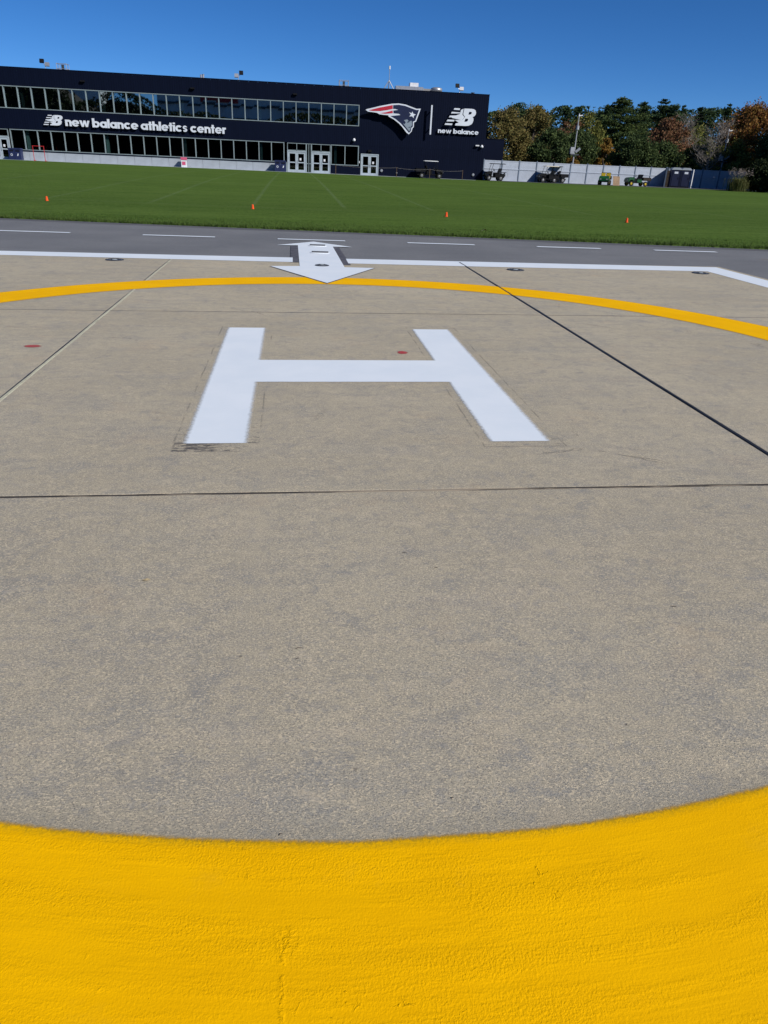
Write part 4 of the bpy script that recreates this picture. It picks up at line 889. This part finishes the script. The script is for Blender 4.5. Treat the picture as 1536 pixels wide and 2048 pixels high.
def conifer(x, y, h, rad, mat, label, seed=0, group='pines on the rise behind', bare=.25, base=0, irr=.38):
    rn = random.Random(seed); t = thing('pine_tree', label, 'tree', (x, y, g(x, y)+base-.2), 0, group); tb = MB(); cb = MB()
    limb(tb, (0, 0, 0), (rn.uniform(-.3, .3), 0, h*.99), .2+h*.008, .02, rn, 6, .008)
    z = h*bare; pw = rn.uniform(.5, .95)
    while z < h*.99:
        f = (z-h*bare)/(h*(1-bare)); L = rad*(1-f)**pw*rn.uniform(1-irr, 1+irr*.5)+.12
        nb = rn.randint(4, 6)
        for k_ in range(nb):
            a = rn.uniform(0, 6.283); l = L*rn.uniform(.5, 1.15); rise = rn.uniform(-.05, .30)*l
            p1 = Vector((math.cos(a)*l, math.sin(a)*l, z+rise)); p0 = Vector((0, 0, z))
            tb.cyl(p0, p1, .035, .01, 4, False)
            for j in range(int(6+l*11)):
                q = p0.lerp(p1, rn.uniform(.2, 1.05)); sp = .10+.11*l
                q += Vector((rn.gauss(0, 1), rn.gauss(0, 1), 0))*sp+Vector((0, 0, rn.gauss(.03, .07)))
                for m_ in range(4): leaf(cb, q+Vector((rn.gauss(0, .10), rn.gauss(0, .10), rn.gauss(0, .05))), .17, rn, 1.3)
        z += rn.uniform(.30, .62)
    for k_ in range(10): leaf(cb, Vector((0, 0, h-.08*k_)), .10, rn, .2)
    tb.build('trunk', MT['bark'], t); cb.build('crown', mat, t)
def bare_tree(x, y, h, rad, label, seed=0, lean=0.0, group='trees beyond the fence', twig=1.0):
    rn = random.Random(seed); t = thing('bare_tree', label, 'tree', (x, y, g(x, y)-.1), 0, group); tb = MB(); wb = MB()
    top = Vector((lean, 0, h*.9)); limb(tb, (0, 0, 0), top, .16, .03, rn, 6, .02)
    for i in range(22):
        f = rn.uniform(.25, .95); p0 = Vector((lean*f, 0, h*.9*f)); a = rn.uniform(0, 6.283); l = rad*rn.uniform(.5, 1)*(1.1-.5*f)
        p1 = p0+Vector((math.cos(a)*l, math.sin(a)*l, l*rn.uniform(.5, 1.1))); p1.z = min(p1.z, h); limb(tb, p0, p1, .055, .02, rn, 4, .06)
        for j in range(int(12*twig)):
            q = p0.lerp(p1, rn.uniform(.3, 1)); e_ = q+Vector((rn.gauss(0, .6), rn.gauss(0, .6), rn.uniform(.1, .9)))
            wb.cyl(q, e_, .016, .006, 3, False)
            for k_ in range(3):
                q2 = q.lerp(e_, rn.uniform(.3, 1)); wb.cyl(q2, q2+Vector((rn.gauss(0, .3), rn.gauss(0, .3), rn.uniform(0, .5))), .010, .004, 3, False)
    tb.build('trunk', MT['palebark'], t); wb.build('twigs', MT['palebark'], t)
LM = dict(
    olive=leaf_mat('olive_tan_foliage', [(0.111, 0.099, 0.031), (0.196, 0.171, 0.055), (0.273, 0.196, 0.072), (0.179, 0.196, 0.062)]),
    dkgreen=leaf_mat('dark_green_foliage', [(0.033, 0.060, 0.021), (0.069, 0.105, 0.036), (0.121, 0.161, 0.052)]),
    ygreen=leaf_mat('yellow_green_foliage', [(0.102, 0.128, 0.031), (0.188, 0.205, 0.047), (0.273, 0.239, 0.062)]),
    rust=leaf_mat('rust_red_foliage', [(0.113, 0.068, 0.039), (0.226, 0.106, 0.055), (0.292, 0.138, 0.073), (0.160, 0.142, 0.059)]),
    orange=leaf_mat('orange_foliage', [(0.173, 0.101, 0.027), (0.346, 0.186, 0.035), (0.266, 0.211, 0.048)]),
    pine=leaf_mat('pine_needles', [(0.025, 0.052, 0.025), (0.051, 0.091, 0.036), (0.092, 0.133, 0.044)]),
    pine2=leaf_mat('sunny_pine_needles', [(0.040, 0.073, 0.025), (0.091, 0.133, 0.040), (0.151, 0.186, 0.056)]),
    maple=leaf_mat('maple_autumn_foliage', [(0.171, 0.094, 0.028), (0.341, 0.145, 0.041), (0.409, 0.255, 0.051), (0.255, 0.086, 0.051), (0.153, 0.136, 0.034)]),
    shade=leaf_mat('hedge_foliage', [(0.019, 0.031, 0.012), (0.040, 0.059, 0.019)]),
)
# rising wooded ground behind
hb = MB(); hx = [20+6*i for i in range(22)]; hy = [134, 150, 170, 200, 260]
for yy in hy:
    for xx in hx: hb.v.append((xx, yy, .1+5.0*sm((yy-134)/60)+.4*math.sin(xx*.3+yy*.1)*sm((yy-134)/20)))
for j in range(len(hy)-1):
    for i in range(len(hx)-1): a = j*len(hx)+i; hb.f.append((a, a+1, a+1+len(hx), a+len(hx)))
tag(hb.build('hill', MT['soil'], smooth=True), kind='structure')
ff = MB(); rn = random.Random(77)
for i in range(30000):
    xx = rn.uniform(24, 112); zt = 12.0+.042*(xx-24)+.8*math.sin(xx*.55)+.6*math.sin(xx*1.3+2); zt = min(zt, 15.6); f = rn.random()
    leaf(ff, Vector((xx, 178+rn.gauss(0, 2.5), 1+(zt-1)*(1-f*f))), .30, rn, .8)
tag(ff.build('far_forest', LM['pine']), 'dense dark wood closing the view between the pines', 'wood', kind='stuff')
ptops = [(41.6, 150, 12.0), (48.0, 160, 13.5), (51.0, 165, 12.6), (54.0, 162, 13.7), (58.7, 168, 14.4), (60.3, 160, 13.2), (63.0, 164, 14.8), (60.6, 150, 15.0), (72.3, 168, 16.0), (73.0, 160, 15.8), (74.6, 158, 15.0), (79.1, 164, 15.2), (84.9, 168, 15.4), (88.2, 170, 15.4), (87.8, 162, 16.0), (91.8, 164, 14.5), (68.0, 158, 14.9), (45.2, 155, 12.4), (95.5, 166, 14.8)]
plabels = ['leftmost dark pine just right of the building', 'dark pine behind the olive tree, second from the left', 'short pine left of the camera pole', 'round topped pine left of the camera pole top', 'pine straight behind the camera pole', 'pine in the dip just right of the camera pole', 'pine left of the tallest sunlit pine', 'tallest broad sunlit pine above the fence', 'pine right of the tallest sunlit pine', 'broad dark pine above the rust red tree', 'narrow dark pine behind the rust red tree', 'pine left of the bare tree top', 'pine above the bare tree', 'pine between the bare tree and the right maple', 'spiky pine rising alone left of the right maple', 'pine partly hidden by the right maple', 'dark pine tucked behind the tallest sunlit pine', 'small pine between the two leftmost pines', 'rightmost pine behind the maple']
for i, ((x, y, zt), l) in enumerate(zip(ptops, plabels)):
    b0 = .1+5.0*sm((y-134)/60) if i != 7 else 1.2
    wide = {7: 4.6, 3: 3.0, 8: 3.4, 9: 3.0, 14: 1.3}.get(i, 2.4)
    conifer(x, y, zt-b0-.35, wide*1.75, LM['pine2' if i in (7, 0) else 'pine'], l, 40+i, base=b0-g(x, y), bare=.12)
dec = [
 (30.2, 117, 9.2, 4.0, 'olive', 'olive tan rounded tree right beside the navy building', 1, 1.6, 0),
 (35.0, 119, 9.9, 3.6, 'olive', 'taller olive tree second from the building', 2, 1.4, 0),
 (26.6, 121, 8.2, 3.0, 'rust', 'brownish tree peeping out at the building corner', 3, 1.0, 0),
 (34.6, 108, 6.4, 3.2, 'dkgreen', 'dark green bushy tree behind the left part of the fence', 4, 1.5, 0),
 (38.6, 110, 6.9, 2.8, 'dkgreen', 'dark green leaning tree left of the camera pole', 5, 1.3, .8),
 (41.3, 120, 8.9, 3.0, 'rust', 'thin reddish brown tree behind the camera pole', 6, .9, 0),
 (45.2, 125, 10.0, 3.2, 'ygreen', 'yellow green tree just right of the camera pole', 7, 1.1, 0),
 (44.6, 114, 6.0, 1.7, 'orange', 'orange leaved tree below the tallest pine', 8, .8, 0),
 (46.2, 108, 6.3, 3.3, 'dkgreen', 'spreading dark green tree right of centre behind the fence', 9, 1.6, 0),
 (50.4, 109, 5.9, 3.2, 'dkgreen', 'dark green tree above the dump bed vehicle', 10, 1.5, 0),
 (55.8, 119, 9.3, 4.0, 'rust', 'rust red tree under the dark pines', 11, 1.5, 0),
 (60.4, 124, 8.0, 3.4, 'olive', 'dull olive tree between the rust tree and the bare tree', 12, 1.1, 0),
 (56.5, 111, 5.4, 2.8, 'ygreen', 'low olive bush tree behind the portable toilets', 13, 1.1, 0),
 (66.0, 130, 8.8, 4.0, 'ygreen', 'yellow tinged tree behind the bare tree', 14, 1.2, 0),
 (61.5, 107, 10.6, 4.6, 'maple', 'tall orange and gold maple at the right edge', 15, 2.2, 0),
 (64.5, 99, 11.6, 4.4, 'maple', 'reddest maple cut off by the right edge', 16, 2.0, 0),
 (58.0, 104, 6.0, 3.0, 'ygreen', 'dark golden shrub tree under the maple at right', 17, 1.3, 0),
]
for x, y, h, r_, mt, l, sd, dn, sk in dec: deciduous(x, y, h, r_, LM[mt], l, seed=sd, dens=dn, skew=sk, base=.10 if h < 8 else .2)
deciduous(35.3, 101.5, 3.3, 1.1, LM['orange'], 'small bright orange shrub at the foot of the camera pole', 'shrub', seed=21, dens=.5, name='orange_shrub')
bare_tree(54.2, 103.5, 7.9, 3.0, 'pale leafless tree with forked trunk behind the shaded fence', 31, 1.2, twig=1.6)
bare_tree(59.0, 121, 9.6, 3.6, 'grey leafless tree right behind the pale forked one', 32, .5, twig=1.2)
# dark hedge and shade trees on the right side of the field
for i, (x, y, h, r_) in enumerate([(53.6, 88.2, 3.6, 2.0), (56.8, 84.6, 5.0, 2.3), (60.6, 90.5, 13.5, 4.4), (65.0, 94.0, 15.0, 4.8), (65.5, 86.5, 15.5, 4.8), (60.5, 96.0, 9.5, 3.4)]):  # second tree is out of view, added to shade the edge shrub
    deciduous(x, y, h, r_, LM['shade' if i == 0 else 'dkgreen'], ['dense dark shrub at the right edge before the fence', 'dark tree added just beyond the right edge to shade the shrub', 'dark tree at the right edge casting shade on the fence', 'tall dark tree behind the edge shrub', 'outer dark tree beyond the right edge', 'dark tree between the edge shrub and the maples'][i], 'shrub' if i == 0 else 'tree', seed=60+i, dens=1.7, base=.02, group='dark trees at the right edge', name='dark_shrub' if i == 0 else 'shade_tree')

# ------------------------------------------------------------------ what the windows reflect: invented, unseen stadium and wooded rise behind the viewer
st = thing('stadium', 'invented pale grey stadium stand, added to be mirrored in the upper windows', 'stadium', (0, -150, 0))
b = MB()
for i in range(24):
    a0, a1 = -52+i*4.0, -52+(i+1)*4.0; z0, z1 = 22+5*math.sin((a0+52)/92*math.pi), 22+5*math.sin((a1+52)/92*math.pi)
    b.add([(a0, 0, 0), (a1, 0, 0), (a1, 0, z1), (a0, 0, z0), (a0, -40, 0), (a1, -40, 0), (a1, -40, z1+4), (a0, -40, z0+4)], [(1, 0, 3, 2), (3, 7, 6, 2), (4, 5, 6, 7)])
b.box(-92, -72, -20, 0, 0, 24)
b.build('stand_wall', MT['stand'], st)
for z in (8, 14, 19): MB().box(-52, 44, .05, .6, z, z+.8).build('concourse_band', MT['iron'], st)
MB().box(-34, -20, .1, .5, 20.5, 23.0).build('sign_band', MT['redpaint'], st)
hm = MB(); hxs = [-170+10*i for i in range(31)]
def wood_h(x): return 12.6+1.3*math.sin(x*.09)+.8*math.sin(x*.23+1)+(10.5*sm((-60-x)/7) if x < -60 else 0)+(3.0*sm((x+58)/8)*sm((-30-x)/20))
for xx in hxs: hm.v += [(xx, -62, 0), (xx, -70, wood_h(xx)*.86), (xx, -90, wood_h(xx)*.86), (xx, -105, 0)]
for i in range(30):
    for j in range(3): a = i*4+j; hm.f.append((a, a+4, a+5, a+1))
tag(hm.build('invented_bank', MT['brownfence']), kind='structure')  # invented bank, added to keep the window reflections dark
tb = MB(); rn = random.Random(9)
for i in range(30000):
    xx = rn.uniform(-165, 125); p = Vector((xx, -66+rn.gauss(0, 3), wood_h(xx)*(1-rn.random()**1.6)))
    leaf(tb, p, .5, rn)
o = tb.build('invented_woods', LM['shade']); tag(o, 'invented band of dark woods, added to mirror low in the upper windows', 'woods', kind='stuff')

# ------------------------------------------------------------------ litter on the concrete
crumbs = [(.004, 2.161, .3, .030, 'longer of two dark twigs close together on the concrete'), (.0, 2.10, .5, .018, 'shorter of two dark twigs close together on the concrete'), (.47, 2.837, .2, .03, 'dark twig just below the cracked cross joint near the centre'),
    (.586, 2.697, .1, .018, 'tiny dark crumb right of the twig below the cross joint'), (1.471, 2.341, 2.9, .03, 'dark twig lying alone on the right side of the concrete'), (1.008, 1.694, .9, .010, 'round dark crumb on the concrete at lower right'),
    (.412, 1.449, .4, .010, 'dark crumb close to the near yellow edge right of centre'), (-.046, 1.367, .4, .012, 'dark crumb touching the near yellow edge left of centre')]
for x, y, a, l_, lab in crumbs:
    b = MB().cyl((-l_*.4, 0, .0015), (0, .002, .003), .0008, .0013, 5).cyl((0, .002, .003), (l_*.4, 0, .0015), .0013, .0006, 5)
    o = b.build('twig', MT['bark'], None, pz(x, y, .002)); o.rotation_euler = (0, 0, a)
    tag(o, lab, 'litter', 'crumbs of litter on the concrete')
b = MB().add([(-.016, 0, .003), (0, -.008, .005), (.018, .002, .004), (.002, .009, .007)], [(0, 1, 3), (1, 2, 3)])
tag(b.build('fallen_leaf', MT['deadleaf'], None, pz(-.60, 2.66, .003)), 'small tan leaf lying on the concrete left of centre', 'leaf')
